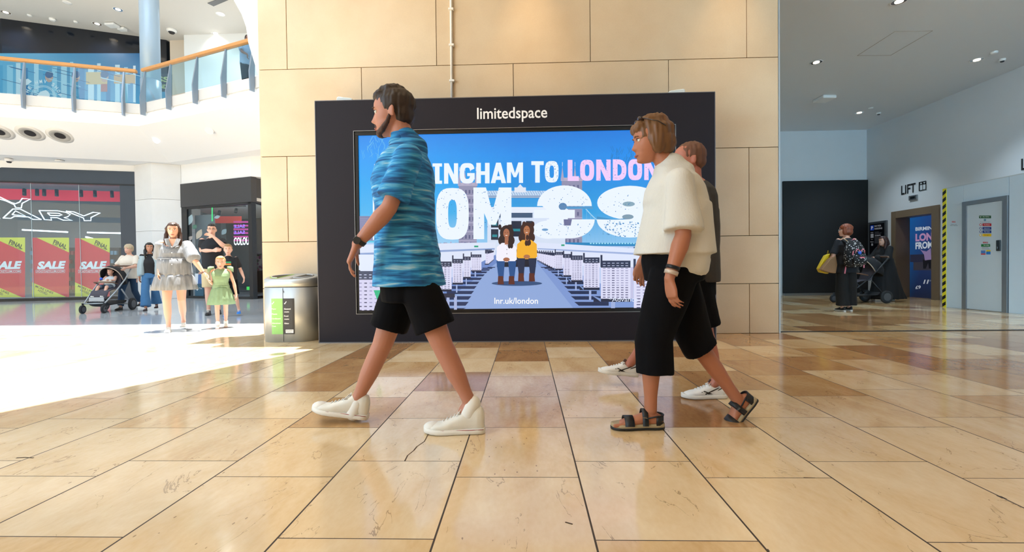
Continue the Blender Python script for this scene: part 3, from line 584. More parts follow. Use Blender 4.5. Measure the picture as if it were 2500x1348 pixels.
# train operator mark
R_.poly([(917, 708), (933, 708), (926, 732)], '19b884'); R_.poly([(932, 708), (942, 720), (936, 734), (926, 732)], '19b884')
for x in (928, 946): R_.poly([(x, 736), (x+8, 738), (x+17, 710), (x+9, 708)], 'eef2ff')
R_.text('LONDON', 962, 711, 1010, 720, 'f2f4ff', 0, 0); R_.text('NORTHWESTERN', 962, 724, 1052, 733, 'f2f4ff', 0, 0)
A.build('lit_picture', artmat('billboard_light', 1.0), kiosk, fix=False)
# ================================================================== LITTER BIN
def stadium(cx, cy, hw, hd, z, n=14):
    r = hd; pts = []
    for i in range(n+1): a = -math.pi/2+math.pi*i/n; pts.append(Vector((cx+hw-r+r*math.cos(a), cy+r*math.sin(a), z)))
    for i in range(n+1): a = math.pi/2+math.pi*i/n; pts.append(Vector((cx-hw+r+r*math.cos(a), cy+r*math.sin(a), z)))
    return pts
def rings(mb, rr_, mi=0, cap=True, sm=True):
    n = len(rr_[0]); base = len(mb.v)
    for r in rr_: mb.v += [Vector(p) for p in r]
    for k in range(len(rr_)-1):
        for i in range(n): j = (i+1) % n; mb.face((base+k*n+i, base+k*n+j, base+(k+1)*n+j, base+(k+1)*n+i), None, sm, mi)
    if cap: mb.face([base+i for i in range(n)][::-1], None, False, mi); mb.face([base+(len(rr_)-1)*n+i for i in range(n)], None, False, mi)
BX, BYY = -2.915, 5.60
steel = mat('brushed_steel', 'c4c8c9', .42, .55, var=.05, vscale=30, stretch=(1, 1, .05)); BH = .80
lb = thing('litter_bin', 'oval brushed-steel twin recycling bin standing left of the billboard', 'bin', (BX, BYY, 0))
b = MB(); rings(b, [stadium(BX, BYY, .325, .225, z) for z in (.0, .66)]); b.build('body', steel, lb)
b = MB(); rings(b, [stadium(BX, BYY, .318, .218, z) for z in (.655, .668)]); b.build('shadow_gap', mat('bin_gap', '141414', .6), lb)
def slope(pts, k): return [p+Vector((0, 0, (p.y-BYY)*k)) for p in pts]
b = MB(); rings(b, [stadium(BX, BYY, .325, .225, .668), slope(stadium(BX, BYY, .325, .225, .775), .16), slope(stadium(BX, BYY, .30, .20, .792), .16)]); b.build('lid', steel, lb)
def lidp(x, y, dz=0): return Vector((BX+x, BYY+y, .7935+y*.16+dz))
def dshape(s, x0, x1, hd, n=12, sh=.06):
    """half-oval hole: curved outer end, slanting inner edge"""
    pts = []
    for i in range(n+1): a = math.pi/2+math.pi*i/n; pts.append((s*(x0-(x0-x1)*0)+(x1-x0)*0, 0))
    pts = [(x0+ (x1-x0)*math.cos(a_)*1.0, hd*math.sin(a_)) for a_ in [(-math.pi/2+math.pi*i/n) for i in range(n+1)]]
    return pts
for s, c1, nm in ((-1, '9ccc3c', 'green_ring'), (1, '5d6064', 'grey_ring')):
    oval = [(.075+.195*math.cos(a_), .15*math.sin(a_)) for a_ in [(-math.pi/2+math.pi*i/14) for i in range(15)]]
    hole = [(.10+.150*math.cos(a_), .115*math.sin(a_)) for a_ in [(-math.pi/2+math.pi*i/14) for i in range(15)]]
    sk = .03
    MB().poly([lidp(s*x+(y*.25 if abs(x-.075) < .02 else 0), y, .0008) for x, y in oval]).build(nm, mat(nm, c1, .4), lb)
    MB().poly([lidp(s*x+(y*.25 if abs(x-.10) < .02 else 0), y, .0022) for x, y in hole]).build('opening', mat('bin_opening', '0c1210', .5), lb)
    MB().tube([lidp(s*x+(y*.25 if abs(x-.10) < .02 else 0), y, .003) for x, y in hole], .004, 6).build('opening_rim', mat('white_rim', 'f2f2f2', .3), lb)
MB().box((BX-.004, BYY-.2265, .01), (BX+.001, BYY-.22, .655)).build('door_joint', mat('bin_gap', '141414', .6), lb)
MB().box((BX+.008, BYY-.228, .60), (BX+.011, BYY-.22, .625)).build('lock_slot', mat('bin_gap', '141414', .6), lb)
fy = BYY-.2262
def panel(x0, x1, z0, z1, c, nm, lines, ck):
    p = MB(); n = 6
    for i in range(n):
        xa, xb = x0+(x1-x0)*i/n, x0+(x1-x0)*(i+1)/n
        fz = lambda x: fy+max(0, (.225-math.sqrt(max(0, .225**2-max(0, abs(x-BX)-.1)**2))))
        p.poly([(xa, fz(xa)-.001, z0), (xb, fz(xb)-.001, z0), (xb, fz(xb)-.001, z1), (xa, fz(xa)-.001, z1)], c)
    def tx(s, x, z, w, h, col='ffffff'): put_text(p, s, [(x, fy-.003, z), (x+w, fy-.003, z), (x, fy-.003, z+h)], col, .02)
    p.poly([(ck, fy-.003, z1-.063), (ck+.010, fy-.003, z1-.071), (ck+.033, fy-.003, z1-.040), (ck+.026, fy-.003, z1-.034), (ck+.011, fy-.003, z1-.056), (ck+.006, fy-.003, z1-.054)], 'ffffff')
    for l in lines: tx(*l)
    return p
g = panel(BX-.145, BX-.006, .10, .53, '93cf74', 'g', [('Paper', BX-.138, .395, .055, .017), ('Plastic', BX-.138, .335, .066, .017), ('Cardboard', BX-.138, .280, .105, .017), ('Aluminium', BX-.138, .225, .108, .017), ('Cans', BX-.138, .190, .048, .017)], BX-.138)
g.build('green_label', artmat(), lb, fix=False)
g = panel(BX+.004, BX+.135, .10, .53, '2b2b2d', 'k', [('General', BX+.012, .395, .080, .018), ('waste', BX+.012, .362, .060, .013), ('Food', BX+.012, .310, .050, .017), ('waste', BX+.012, .275, .060, .013), ('Glass', BX+.012, .222, .056, .017)], BX+.012)
g.poly([(BX+.027, fy-.003, .115), (BX+.122, fy-.003, .115), (BX+.122, fy-.003, .155), (BX+.027, fy-.003, .155)], 'ffffff')
put_text(g, 'BULLRING', [(BX+.033, fy-.004, .133), (BX+.116, fy-.004, .133), (BX+.033, fy-.004, .149)], '222222'); put_text(g, 'Birmingham', [(BX+.05, fy-.004, .119), (BX+.10, fy-.004, .119), (BX+.05, fy-.004, .127)], '222222')
g.build('black_label', artmat(), lb, fix=False)
# ================================================================== SHOPS AND LIFT PASSAGE
def atp(x, y, P, Nn):
    """point seen at pixel (x, y) on the plane through P with normal Nn"""
    d = _f+_R*((x-CX)/FPX)-_U*((y-CY)/FPX); c = Vector((0, 0, CH)); Nn = Vector(Nn); return c+d*((Vector(P)-c).dot(Nn)/d.dot(Nn))
class Plane:
    def __init__(s, a, b):
        s.P = Vector((*a, 0)); s.u = (Vector((*b, 0))-s.P).normalized(); s.n = Vector((s.u.y, -s.u.x, 0))
    def __call__(s, x, y, d=0): return atp(x, y, s.P+s.n*d, s.n)
    def quad(s, mb, x0, y0, x1, y1, d=0, c=None, mi=0): mb.poly([s(x0, y1, d), s(x1, y1, d), s(x1, y0, d), s(x0, y0, d)], c, mi)
    def slab(s, mb, px, th, d=0, mi=0):
        """solid panel whose front outline is px (pixels), front face d metres out, th thick"""
        pts = [s(x, y, d) for x, y in px]; mb.prism(pts, -s.n*th, None, mi)
    def pt(s, u, z, d=0): return s.P+s.u*u+s.n*d+Vector((0, 0, z))
slate = mat('slate_blue_cladding', '39434f', .35, var=.08, vscale=3); black = mat('satin_black_frame', '17181b', .35); clear = glassmat('shop_glass')
S1 = Plane((-16.6, 14.0), (-13.05, 14.97)); L1 = (Vector((-13.05, 14.97))-Vector((-16.6, 14.0))).length
t = thing('glazed_storefront', 'slate-framed glazed shop front with outlined neon letters and red sale posters', 'shop front', (-15.2, 14.35, 0))
b = MB(); z1 = 4.27
b.prism([S1.pt(-6, 3.83, .0), S1.pt(L1-.02, 3.83, .0), S1.pt(L1-.02, z1, .0), S1.pt(-6, z1, .0)], S1.n*-.25); b.build('fascia', slate, t)
b = MB(); b.prism([S1.pt(L1-.48, 0, .01), S1.pt(L1-.02, 0, .01), S1.pt(L1-.02, 3.83, .01), S1.pt(L1-.48, 3.83, .01)], S1.n*-.25); b.build('pilaster', slate, t)
b = MB(); b.prism([S1.pt(-6, 3.80, .03), S1.pt(L1, 3.80, .03), S1.pt(L1, 3.84, .03), S1.pt(-6, 3.84, .03)], S1.n*-.04); b.prism([S1.pt(-6, 0, 0), S1.pt(L1-.48, 0, 0), S1.pt(L1-.48, .09, 0), S1.pt(-6, .09, 0)], S1.n*-.12); b.build('rail', black, t)
seams = [-4.5, -3, -1.5, .72, 2.02, L1-.48]
for a_, c_ in zip(seams, seams[1:]):
    MB().prism([S1.pt(a_+.006, .09, -.06), S1.pt(c_-.006, .09, -.06), S1.pt(c_-.006, 3.8, -.06), S1.pt(a_+.006, 3.8, -.06)], S1.n*-.012).build('glass_pane', clear, t)
for s_ in seams[3:5]: MB().prism([S1.pt(s_-.006, .09, -.055), S1.pt(s_+.006, .09, -.055), S1.pt(s_+.006, 3.8, -.055), S1.pt(s_-.006, 3.8, -.055)], S1.n*-.014).build('glazing_joint', mat('pale_edge', 'b8ccd2', .3), t)
Zm = lambda x, y: (x/3.963, 400+y/3.963)
neon = [[(-70,300),(0,322),(110,375),(150,386),(190,370),(215,335),(295,340),(215,382),(205,428),(150,422),(138,396),(60,360),(-70,322)],
 [(30,525),(125,437),(200,440),(400,540),(320,538),(275,515),(140,508),(105,528)], [(118,492),(150,455),(245,503)],
 [(378,452),(560,455),(640,470),(680,492),(655,513),(620,520),(700,548),(610,545),(555,522),(490,520),(500,545),(430,540)], [(460,475),(570,480),(600,495),(575,503),(485,500)],
 [(640,458),(715,465),(810,505),(900,470),(970,475),(880,520),(880,550),(815,550),(808,525)], [(-90,490),(-20,505),(0,528),(-80,530)]]
ns = thing('neon_sign', 'white outlined neon lettering hanging inside the slate shop window', 'neon sign', S1.pt(1.5, 2.9, -.25))
for pl in neon:
    pts = [S1(*Zm(*q), -.25) for q in pl]; MB().tube(pts+[pts[0]], .016, 6).build('letter_tube', mat('white_neon', 'ffffff', .4, emit='e8f6ff', estr=1.6), ns)
def poster(x0, x1, y0, y1, lab):
    p = MB(); d = -.12; w = x1-x0; h = y1-y0; q = lambda u, v, k=0: S1(x0+u*w, y0+v*h, d+k)
    p.poly([q(0, 1), q(1, 1), q(1, 0), q(0, 0)], 'e8213f'); p.poly([q(.12, 0, .002), q(1, .25, .002), q(1, 0, .002)], 'e8e04a'); p.poly([q(0, 1, .002), q(.92, 1, .002), q(0, .755, .002)], 'e8e04a')
    put_text(p, 'FINAL', [q(.56, .10, .004), q(.92, .20, .004), q(.60, .03, .004)], '26301c', .03); put_text(p, 'REDUCTIONS', [q(.54, .125, .004), q(.88, .215, .004), q(.56, .10, .004)], '5a6a28')
    k = (.16, .50) ; put_text(p, 'SALE', [q(.12, .535, .004), q(.86, .525, .004), q(.18, .40, .004)], 'ffffff', .055)
    put_text(p, 'FOOTASYLUM.COM', [q(.13, .585, .004), q(.86, .58, .004), q(.13, .555, .004)], 'ffffff', .01)
    for a_, c_ in (((.10, .545), (.885, .542)), ((.10, .595), (.885, .592)), ((.10, .545), (.10, .595)), ((.885, .542), (.885, .592))): p.tube([q(*a_, .004), q(*c_, .004)], .006, 4); 
    put_text(p, 'MORE LINES', [q(.08, .835, .004), q(.56, .955, .004), q(.10, .80, .004)], '26301c', .02); put_text(p, 'ADDED', [q(.14, .90, .004), q(.40, .97, .004), q(.16, .865, .004)], '26301c', .02)
    for i in range(len(p.c)):
        if p.c[i] is None: p.c[i] = 'ffffff'
    o = p.build('sale_poster', artmat('poster_print', 0), fix=False); tag(o, lab, 'poster', 'sale posters in the slate shop window')
poster(-30, 61.3, 580, 726, 'red and yellow sale poster cut by the left edge of the view'); poster(78.7, 168.5, 580.4, 725, 'red and yellow sale poster in the middle, between the two glazing joints'); poster(183, 268, 581.7, 724, 'red and yellow sale poster behind the pushchair, next to the slate pilaster')
# interior of that shop
inn = thing('shop_interior', 'grey shop interior with red ceiling band and shelving behind the slate shop front', 'shop interior', (-16, 18, 0))
b = MB(); b.prism([S1.pt(-6, .01, -5), S1.pt(L1+1, .01, -5), S1.pt(L1+1, 3.9, -5), S1.pt(-6, 3.9, -5)], S1.n*-.1); b.prism([S1.pt(L1-.02, .01, -.3), S1.pt(L1-.02, .01, -5), S1.pt(L1-.02, 3.9, -5), S1.pt(L1-.02, 3.9, -.3)], S1.u*.1); b.build('back_wall', mat('shop_wall', '8b9297', .6), inn)
b = MB(); b.prism([S1.pt(-6, 3.9, -.3), S1.pt(L1, 3.9, -.3), S1.pt(L1, 3.9, -5.1), S1.pt(-6, 3.9, -5.1)], (0, 0, .1)); b.build('ceiling_slab', mat('shop_ceiling', '9a9c9e', .6), inn)
b = MB(); b.prism([S1.pt(-6, 3.42, -1.2), S1.pt(L1-.05, 3.42, -1.2), S1.pt(L1-.05, 3.78, -1.2), S1.pt(-6, 3.78, -1.2)], S1.n*-.1); b.build('red_band', mat('red_band', 'e32a44', .5, emit='e32a44', estr=.35), inn)
for u in (.0, .35, .55, .9, 1.6, 2.0, 2.5): MB().cyl(S1.pt(u, 3.74, -.9), S1.pt(u+.03, 3.52, -.85), .05, 12).build('track_spotlight', black, inn)
for a_, c_ in (((.75, 2.25), (1.5, 2.05)), ((.8, 2.42), (3.1, 2.35)), ((-1.2, 2.5), (.4, 2.4))): MB().bar(S1.pt(a_[0], a_[1], -2.6), S1.pt(c_[0], c_[1], -2.2), .06, .05).build('light_tube', mat('tube_light', 'ffffff', .4, emit='f4f8ff', estr=2.5), inn)
rr = random.Random(5)
for i in range(9):
    u = -1.6+i*.6; b = MB(); b.prism([S1.pt(u, .01, -3.6), S1.pt(u+.5, .01, -3.6), S1.pt(u+.5, 1.9, -3.6), S1.pt(u, 1.9, -3.6)], S1.n*-.4); o = b.build('shelf_unit', mat('dark_shelf', '2b2f36', .5), inn)
    for k in range(5):
        for j in range(4): MB().prism([S1.pt(u+.03+j*.115, .25+k*.34, -3.59), S1.pt(u+.12+j*.115, .25+k*.34, -3.59), S1.pt(u+.12+j*.115, .40+k*.34, -3.59), S1.pt(u+.03+j*.115, .40+k*.34, -3.59)], S1.n*.12).build('shoe_box', mat('box_%d' % (i % 4), ['6f9ab0', 'c7ccd0', '8a2f38', '4b525c'][i % 4], .5), o) if (k*j) % 2 == 0 else None
lamp('AREA', 'slate_shop_light', S1.pt(.8, 3.3, -2.5), 50, (.95, .97, 1), shape='RECTANGLE', size=4, size_y=2)
# ---- second shop
S2 = Plane((-11.55, 15.02), (-8.54, 14.02)); L2 = 3.172
t = thing('corner_storefront', 'charcoal-framed corner shop window with leaf decals and a dark sign band', 'shop front', (-10.0, 14.5, 0)); chc = mat('charcoal_fascia', '3a3a3c', .45)
b = MB(); b.prism([S2.pt(.02, 3.05, .05), S2.pt(L2+.04, 3.05, .05), S2.pt(L2+.04, 3.83, .05), S2.pt(.02, 3.83, .05)], S2.n*-.2); b.prism([(-8.5, 14.07, 3.05), (-8.5, 19, 3.05), (-8.5, 19, 3.83), (-8.5, 14.07, 3.83)], (-.2, 0, 0)); b.build('fascia', chc, t)
b = MB()
for u0, u1 in ((.02, .28), (L2-.13, L2+.02)): b.prism([S2.pt(u0, 0, .03), S2.pt(u1, 0, .03), S2.pt(u1, 3.05, .03), S2.pt(u0, 3.05, .03)], S2.n*-.16)
b.prism([S2.pt(.2, 2.98, .03), S2.pt(L2, 2.98, .03), S2.pt(L2, 3.05, .03), S2.pt(.2, 3.05, .03)], S2.n*-.1); b.prism([S2.pt(.2, 0, .03), S2.pt(L2, 0, .03), S2.pt(L2, .08, .03), S2.pt(.2, .08, .03)], S2.n*-.1)
b.prism([(-8.55, 14.1, 0), (-8.55, 19, 0), (-8.55, 19, .08), (-8.55, 14.1, .08)], (-.1, 0, 0)); b.build('frame', black, t)
MB().prism([S2.pt(.28, .08, 0), S2.pt(L2-.13, .08, 0), S2.pt(L2-.13, 2.98, 0), S2.pt(.28, 2.98, 0)], S2.n*-.012).build('glass_pane', clear, t)
MB().prism([(-8.56, 14.2, .08), (-8.56, 19, .08), (-8.56, 19, 3.05), (-8.56, 14.2, 3.05)], (-.012, 0, 0)).build('glass_pane', clear, t)
def leaf(cx, cy, l, w, a, c):
    q = []
    for i in range(9): tt = i/8; q.append((l*(tt-.5), w*math.sin(math.pi*tt)))
    q += [(x, -y) for x, y in q[::-1]][1:-1]; ca, sa = math.cos(a), math.sin(a)
    MB().poly([S2(cx+x*ca-y*sa, cy-(x*sa+y*ca), -.02) for x, y in q]).build('leaf_decal', mat('leaf_'+c, c, .5), t)
leaf(464, 537, 29, 7, 1.25, 'c3c7c6'); leaf(475, 554, 14, 5.5, .8, '5a8468'); leaf(486, 572, 28, 7, 1.1, 'eec6a8'); leaf(463, 583, 20, 5, .7, 'd8b4a6'); leaf(530, 530, 16, 4, .3, 'b9bdbd'); leaf(547, 566, 18, 6, .9, '9da3a3')
inn = thing('corner_shop_interior', 'dim interior of the corner shop with red ceiling panel, violet shelving and lit letters', 'shop interior', (-10, 17, 0))
b = MB(); b.prism([S2.pt(-2.6, .01, -3.6), S2.pt(L2+.3, .01, -3.6), S2.pt(L2+.3, 3.2, -3.6), S2.pt(-2.6, 3.2, -3.6)], S2.n*-.1); b.build('back_wall', mat('dark_interior', '26262a', .6), inn)
MB().prism([S2.pt(0, 3.1, -.15), S2.pt(L2, 3.1, -.15), S2.pt(L2, 3.1, -3.6), S2.pt(-2.6, 3.1, -3.6)], (0, 0, .1)).build('ceiling_slab', mat('shop_ceiling_pale', 'c9c9c6', .6), inn)
MB().prism([S2.pt(.26, .1, -.25), S2.pt(1.18, .1, -.25), S2.pt(1.18, 2.8, -.25), S2.pt(.26, 2.8, -.25)], S2.n*-.03).build('grey_panel', mat('grey_panel', '77787a', .5), inn)
b = MB(); S2.quad(b, 505, 528, 590, 545, -1.6); b.build('red_panel', mat('red_glow', 'd8483c', .5, emit='d8483c', estr=.5), inn)
b = MB(); S2.quad(b, 505, 545, 520, 640, -1.7); b.build('red_shelf', mat('dull_red', '8f2a34', .5, emit='8f2a34', estr=.3), inn)
for k in range(6):
    y = 540+k*9; b = MB(); S2.quad(b, 570, y, 606, y+4, -1.0); b.build('violet_strip', mat('violet_strip', '5a2a9a' , .5, emit='8c3fc8' if k % 2 else 'd02c58', estr=.9), inn)
b = MB(); put_text(b, 'SALE', [S2(571, 557, -.9), S2(598, 556, -.9), S2(571, 549, -.9)], None, .02, mirror=True); put_text(b, 'SALE', [S2(571, 572, -.9), S2(598, 571, -.9), S2(571, 564, -.9)], None, .02, mirror=True); b.build('lettering_reflection', mat('violet_reflection', '8a5fe0', .5, emit='a074ff', estr=1), inn, fix=False)  # reflection of a SALE sign, painted as glowing mirrored letters
b = MB(); put_text(b, 'COLOU', [S2(571, 599, -.7), S2(608, 598, -.7), S2(571, 580, -.7)], None, .02); b.build('lit_lettering', mat('white_letters', 'ffffff', .5, emit='ffffff', estr=1.6), inn, fix=False)
MB().tube([S2(518, 507, -.2), S2(518, 540, -.2)], .012, 8).build('green_neon_tube', mat('green_neon', '30d060', .4, emit='20e060', estr=2), inn)
for x, y in ((536, 515), (577, 510)): MB().cyl(S2(x, y, -.6), S2(x-2, y+9, -.55), .05, 12).build('track_spotlight', black, inn)
MB().bar(S2(505, 507, -.6), S2(600, 503, -.6), .03, .03).build('spot_track', black, inn)
for k in range(7):
    b = MB(); z = .3+k*.36; b.prism([S2.pt(2.35, z, -1.3), S2.pt(3.05, z, -1.3), S2.pt(3.05, z+.03, -1.3), S2.pt(2.35, z+.03, -1.3)], S2.n*-.4); o = b.build('product_shelf', mat('violet_shelf', '4a3a6a', .5), inn)
    for j in range(8): MB().box((-.03, -.03, 0), (.03, .03, .16+.08*rr.random()), Matrix.Translation(S2.pt(2.4+j*.085, z+.031, -1.2-.2*(j % 2)*.5))).build('product_pack', mat('pack_%d' % ((j+k) % 4), ['d05a9a', 'c8c0e0', '6a4ac0', 'b04060'][(j+k) % 4], .5, emit=['d05a9a', 'c8c0e0', '6a4ac0', 'b04060'][(j+k) % 4], estr=.25), o)
b = MB(); S2.quad(b, 602, 700, 610, 708, -.8); b.build('green_box', mat('green_box', '3fd04a', .5, emit='3fd04a', estr=.5), inn)
p = MB(); S2.quad(p, 476, 668, 497, 693, .005, 'dfe6ee'); p.poly([S2(483, 693, .008), S2(492, 693, .008), S2(491, 670, .008), S2(484, 670, .008)], '4a6ea8'); p.poly([S2(485, 670, .009), S2(490, 670, .009), S2(490, 664, .009), S2(485, 664, .009)], 'c99a86')
S2.quad(p, 476, 694, 497, 723, .005, '2c5a72'); put_text(p, 'The', [S2(486, 706, .008), S2(493, 706, .008), S2(486, 702, .008)], 'dfe8ee'); p.poly([S2(479, 702, .008), S2(484, 702, .008), S2(484, 707, .008), S2(481.5, 710, .008), S2(479, 707, .008)], 'dfe8ee')
tag(p.build('window_poster', artmat('poster_print2', 0), fix=False), 'small window poster of a figure in blue above a teal panel', 'poster')
lamp('AREA', 'corner_shop_light', S2.pt(1.8, 2.9, -1.6), 16, (1, .92, .95), size=2)
# flower display at the corner
p0 = Vector((-8.12, 14.75, 0)); t = thing('flower_stand', 'wooden crate stand heaped with pink and white flowers beside the corner shop', 'flower stand', p0)
b = MB().box(p0+Vector((-.3, -.3, .42)), p0+Vector((.35, .3, .9)))
for x in (-.27, .30): b.box(p0+Vector((x-.03, -.28, 0)), p0+Vector((x+.03, .28, .42)))
b.build('crate', mat('crate_wood', 'a8713c', .6, var=.2, vscale=12, stretch=(1, 1, 6)), t, .008)
for i in range(90):
    q = p0+Vector((rr.uniform(-.3, .33), rr.uniform(-.3, .25), .92+rr.random()**1.3*.55)); MB().ell(q, (.045, .045, .04), n=6).build('blossom', mat('petal_%d' % (i % 4), ['e486b4', 'f4ecf2', 'c85a9a', '7ea86a'][i % 4], .6), t)
# ---- balcony furniture
timber = mat('oak_handrail', 'c08a4e', .4, var=.12, vscale=8); fin = mat('grey_steel_fin', '8d99a6', .35, .5); bglass = glassmat('balustrade_glass', (.80, .92, .95), .05)
def balustrade(pA, pB, posts, label, ext):
    A_, B_ = Vector((*pA, 0)), Vector((*pB, 0)); u = (B_-A_).normalized(); n = Vector((u.y, -u.x, 0)); t = thing('balustrade', label, 'balustrade', (A_+B_)/2+Vector((0, 0, 5.9)))
    up = lambda p, z, d=0: Vector((p.x, p.y, z))+n*d
    MB().bar(up(A_-u*ext[0], 6.87, -.03), up(B_+u*ext[1], 6.87, -.03), .13, .09).build('handrail', timber, t, .02)
    pp = [A_-u*ext[0]]
    for px in posts:
        q = atp(px, 200, A_, n); q.z = 0; pp.append(q)
        b = MB(); b.prism([up(q, 5.50, .02)-u*.02, up(q, 5.50, .14)-u*.02, up(q, 6.0, .16)-u*.02, up(q, 6.80, .02)-u*.02, up(q, 6.80, -.02)-u*.02], u*.04); b.build('post', fin, t)
    pp.append(B_+u*ext[1])
    for a_, c_ in zip(pp, pp[1:]):
        if (c_-a_).length < .1: continue
        MB().prism([up(a_+u*.03, 5.92, 0), up(c_-u*.03, 5.92, 0), up(c_-u*.03, 6.78, 0), up(a_+u*.03, 6.78, 0)], n*.014).build('glass_panel', bglass, t)
balustrade((-14.5, 12.27), (-11.5, 13.28), [61, 183, 303], 'left glass balustrade with oak handrail on the upper floor edge', (4.5, 0))
balustrade((-11.3, 13.24), (-6.9, 11.62), [355, 418, 483, 553, 622], 'right glass balustrade with oak handrail rising to the stone wall', (0, 1.2))
c0 = at(366, 100, Y=14.3); tag(MB().cyl((c0.x, 14.3, 5.9), (c0.x, 14.3, 12.2), .265, 32).cyl((c0.x, 14.3, 5.9), (c0.x, 14.3, 7.0), .275, 32).build('round_column', mat('pale_blue_column', '9fb4c6', .35, .2)), 'pale blue-grey round column rising behind the balcony corner', 'column')
# jet nozzles in the sloping bulkhead
eA, eB, eC = line_pts(5.22, inset(-.08)), line_pts(4.48, inset(1.35)), None
Pn = eA[1]; Nn = (eA[0]-eA[1]).cross(eB[1]-eA[1]).normalized(); Nn = -Nn if Nn.y > 0 else Nn
for i, (px, py) in enumerate(((-2, 321), (74, 324), (147, 330))):
    c = atp(px, py, Pn, Nn); x, y, d = frame(Nn); t = thing('air_nozzle', ['round air nozzle cut by the left edge of the view', 'middle round air nozzle in the sloping bulkhead', 'rightmost round air nozzle in the sloping bulkhead'][i], 'air nozzle', c, 0, 'air nozzles in the bulkhead')
    rg = lambda r, h: (c+d*h, x, y, r, r)
    MB().loft([rg(.32, .0), rg(.32, .02), rg(.24, .035)], 32, caps=False).build('flange', mat('nozzle_white', 'dedcd6', .4), t)
    MB().loft([rg(.24, .035), rg(.20, .06), rg(.15, .03), rg(.10, .012)], 32, caps=False).build('cone', mat('nozzle_grey', 'a9a8a4', .4), t)
    MB().loft([rg(.125, .03), rg(.01, .028)], 24, caps=True).build('throat', mat('nozzle_dark', '26221f', .5), t)
puck(22, 388, 4.46, .10, .09, 'security_camera', 'white dome camera with dark eye above the slate shop front', 'camera')
puck(145, 392, 4.46, .11, .03, 'ceiling_speaker', 'flat white fitting under the bulkhead above the sale posters', 'speaker', dark=False)
c = atp(383, 342, Pn if False else eA[2], ((eA[2]-eA[3]).cross(eB[2]-eA[2])).normalized())
tag(MB().cyl(c+Vector((0, -.04, -.03)), c+Vector((0, .02, .02)), .09, 20).build('emergency_light', mat('white_lamp_lit', 'ffffff', .4, emit='ffffff', estr=1.5)), 'small round white light on the right bulkhead', 'light')
c = atp(512, 318, eA[2], ((eA[2]-eA[3]).cross(eB[2]-eA[2])).normalized()); tag(MB().cyl(c+Vector((0, -.03, -.02)), c+Vector((0, .02, .02)), .12, 20).build('round_cover', mat('cover_white', 'e0e4e8', .5)), 'blank round cover plate on the right bulkhead', 'cover plate')
# upstairs shop graphics
S3 = Plane((-19.4, 16.5), (-14.6, 18.35)); p = MB()
S3.quad(p, -40, 130, 345, 262, .06, '2a9ccc')
p.c[-1] = ['7cc8e4', '2f9fd0', '1c6fa8', '58b8e0']
rr = random.Random(11)
def q3(x0, y0, x1, y1, c, k=.07): S3.quad(p, x0, y0, x1, y1, k, c)
for i in range(16): x = -5+i*22; q3(x, 150+rr.random()*20, x+rr.uniform(6, 16), 250, rr.choice(['bfe6f4', '9fd8ee', '1f7fb4', '3fa8d4', 'd8eef6']), .075)
q3(210, 176, 262, 206, 'e8c07a', .08); q3(278, 182, 330, 204, 'e0a860', .08); q3(246, 205, 262, 224, 'c0695a', .082)
for cx in (120, 185, 255): p.poly([S3(cx+10*math.cos(a_*.5236), 188+13*math.sin(a_*.5236), .085) for a_ in range(12)], 'd9a890'); p.poly([S3(cx+10*math.cos(a_*.5236), 182+9*math.sin(a_*.5236), .0855) for a_ in range(12)], '3a5a8a')
for i in range(26):
    x, y = rr.uniform(0, 320), rr.uniform(160, 230); l = rr.uniform(30, 80); p.poly([S3(x, y, .09), S3(x+l, y+l*.25, .09), S3(x+l, y+l*.25+1.2, .09), S3(x, y+1.2, .09)], rr.choice(['1a5f9c', 'c8ecf8', '134a80']))
for i, ch in enumerate('THE HMV SHOP'):
    if ch == ' ': continue
    a_ = math.radians(172-i*14.9); cx, cy = 105+37*math.cos(a_), 238-35*math.sin(a_); ux, uy = math.sin(a_), math.cos(a_); w = 6.4; h = 8.5
    bl = (cx-ux*w/2, cy-uy*w/2); br = (cx+ux*w/2, cy+uy*w/2); tl = (bl[0]+math.cos(a_)*h, bl[1]-math.sin(a_)*h)
    put_text(p, ch, [S3(*bl, .12), S3(*br, .12), S3(*tl, .12)], 'ffffff', .02)
for r in (28, 31): p.poly([S3(105+r*math.cos(math.pi*k/16), 238-r*.95*math.sin(math.pi*k/16), .11) for k in range(17)]+[S3(105+(r-1.2)*math.cos(math.pi*(16-k)/16), 238-(r-1.2)*.95*math.sin(math.pi*(16-k)/16), .11) for k in range(17)], 'e8f6fa')
p.poly([S3(*z, .115) for z in ((90, 236), (96, 226), (104, 222), (112, 220), (118, 224), (122, 232), (120, 238))], 'f4fbfd')
p.poly([S3(*z, .12) for z in ((44, 190), (56, 196), (68, 192), (78, 199), (66, 208), (54, 206))], 'f4fbfd')
tag(p.build('window_graphic', artmat('upstairs_graphic', .75), fix=False), 'wide bright blue shop window graphic with curved white lettering upstairs', 'window graphic')
p = MB(); P4 = Plane((-15.2, 17.6), (-13.0, 17.4)); P4.quad(p, 376, 180, 416, 245, 0, '18242c'); put_text(p, 'SS', [P4(383, 199, .01), P4(413, 201, .01), P4(383, 186, .01)], 'c8d884', .03); put_text(p, 'UND', [P4(381, 215, .01), P4(408, 217, .01), P4(381, 205, .01)], 'c8d884', .03); P4.quad(p, 378, 224, 416, 240, .01, '3a9cc4')
P4.slab(p, [(376, 245), (416, 245), (416, 180), (376, 180)], .08, -.005)
for i in range(len(p.c)):
    if p.c[i] is None: p.c[i] = '18242c'
tag(p.build('shop_sign', artmat('upstairs_sign', .7), fix=False), 'dark upstairs sign with yellow-green letters right of the column', 'sign')
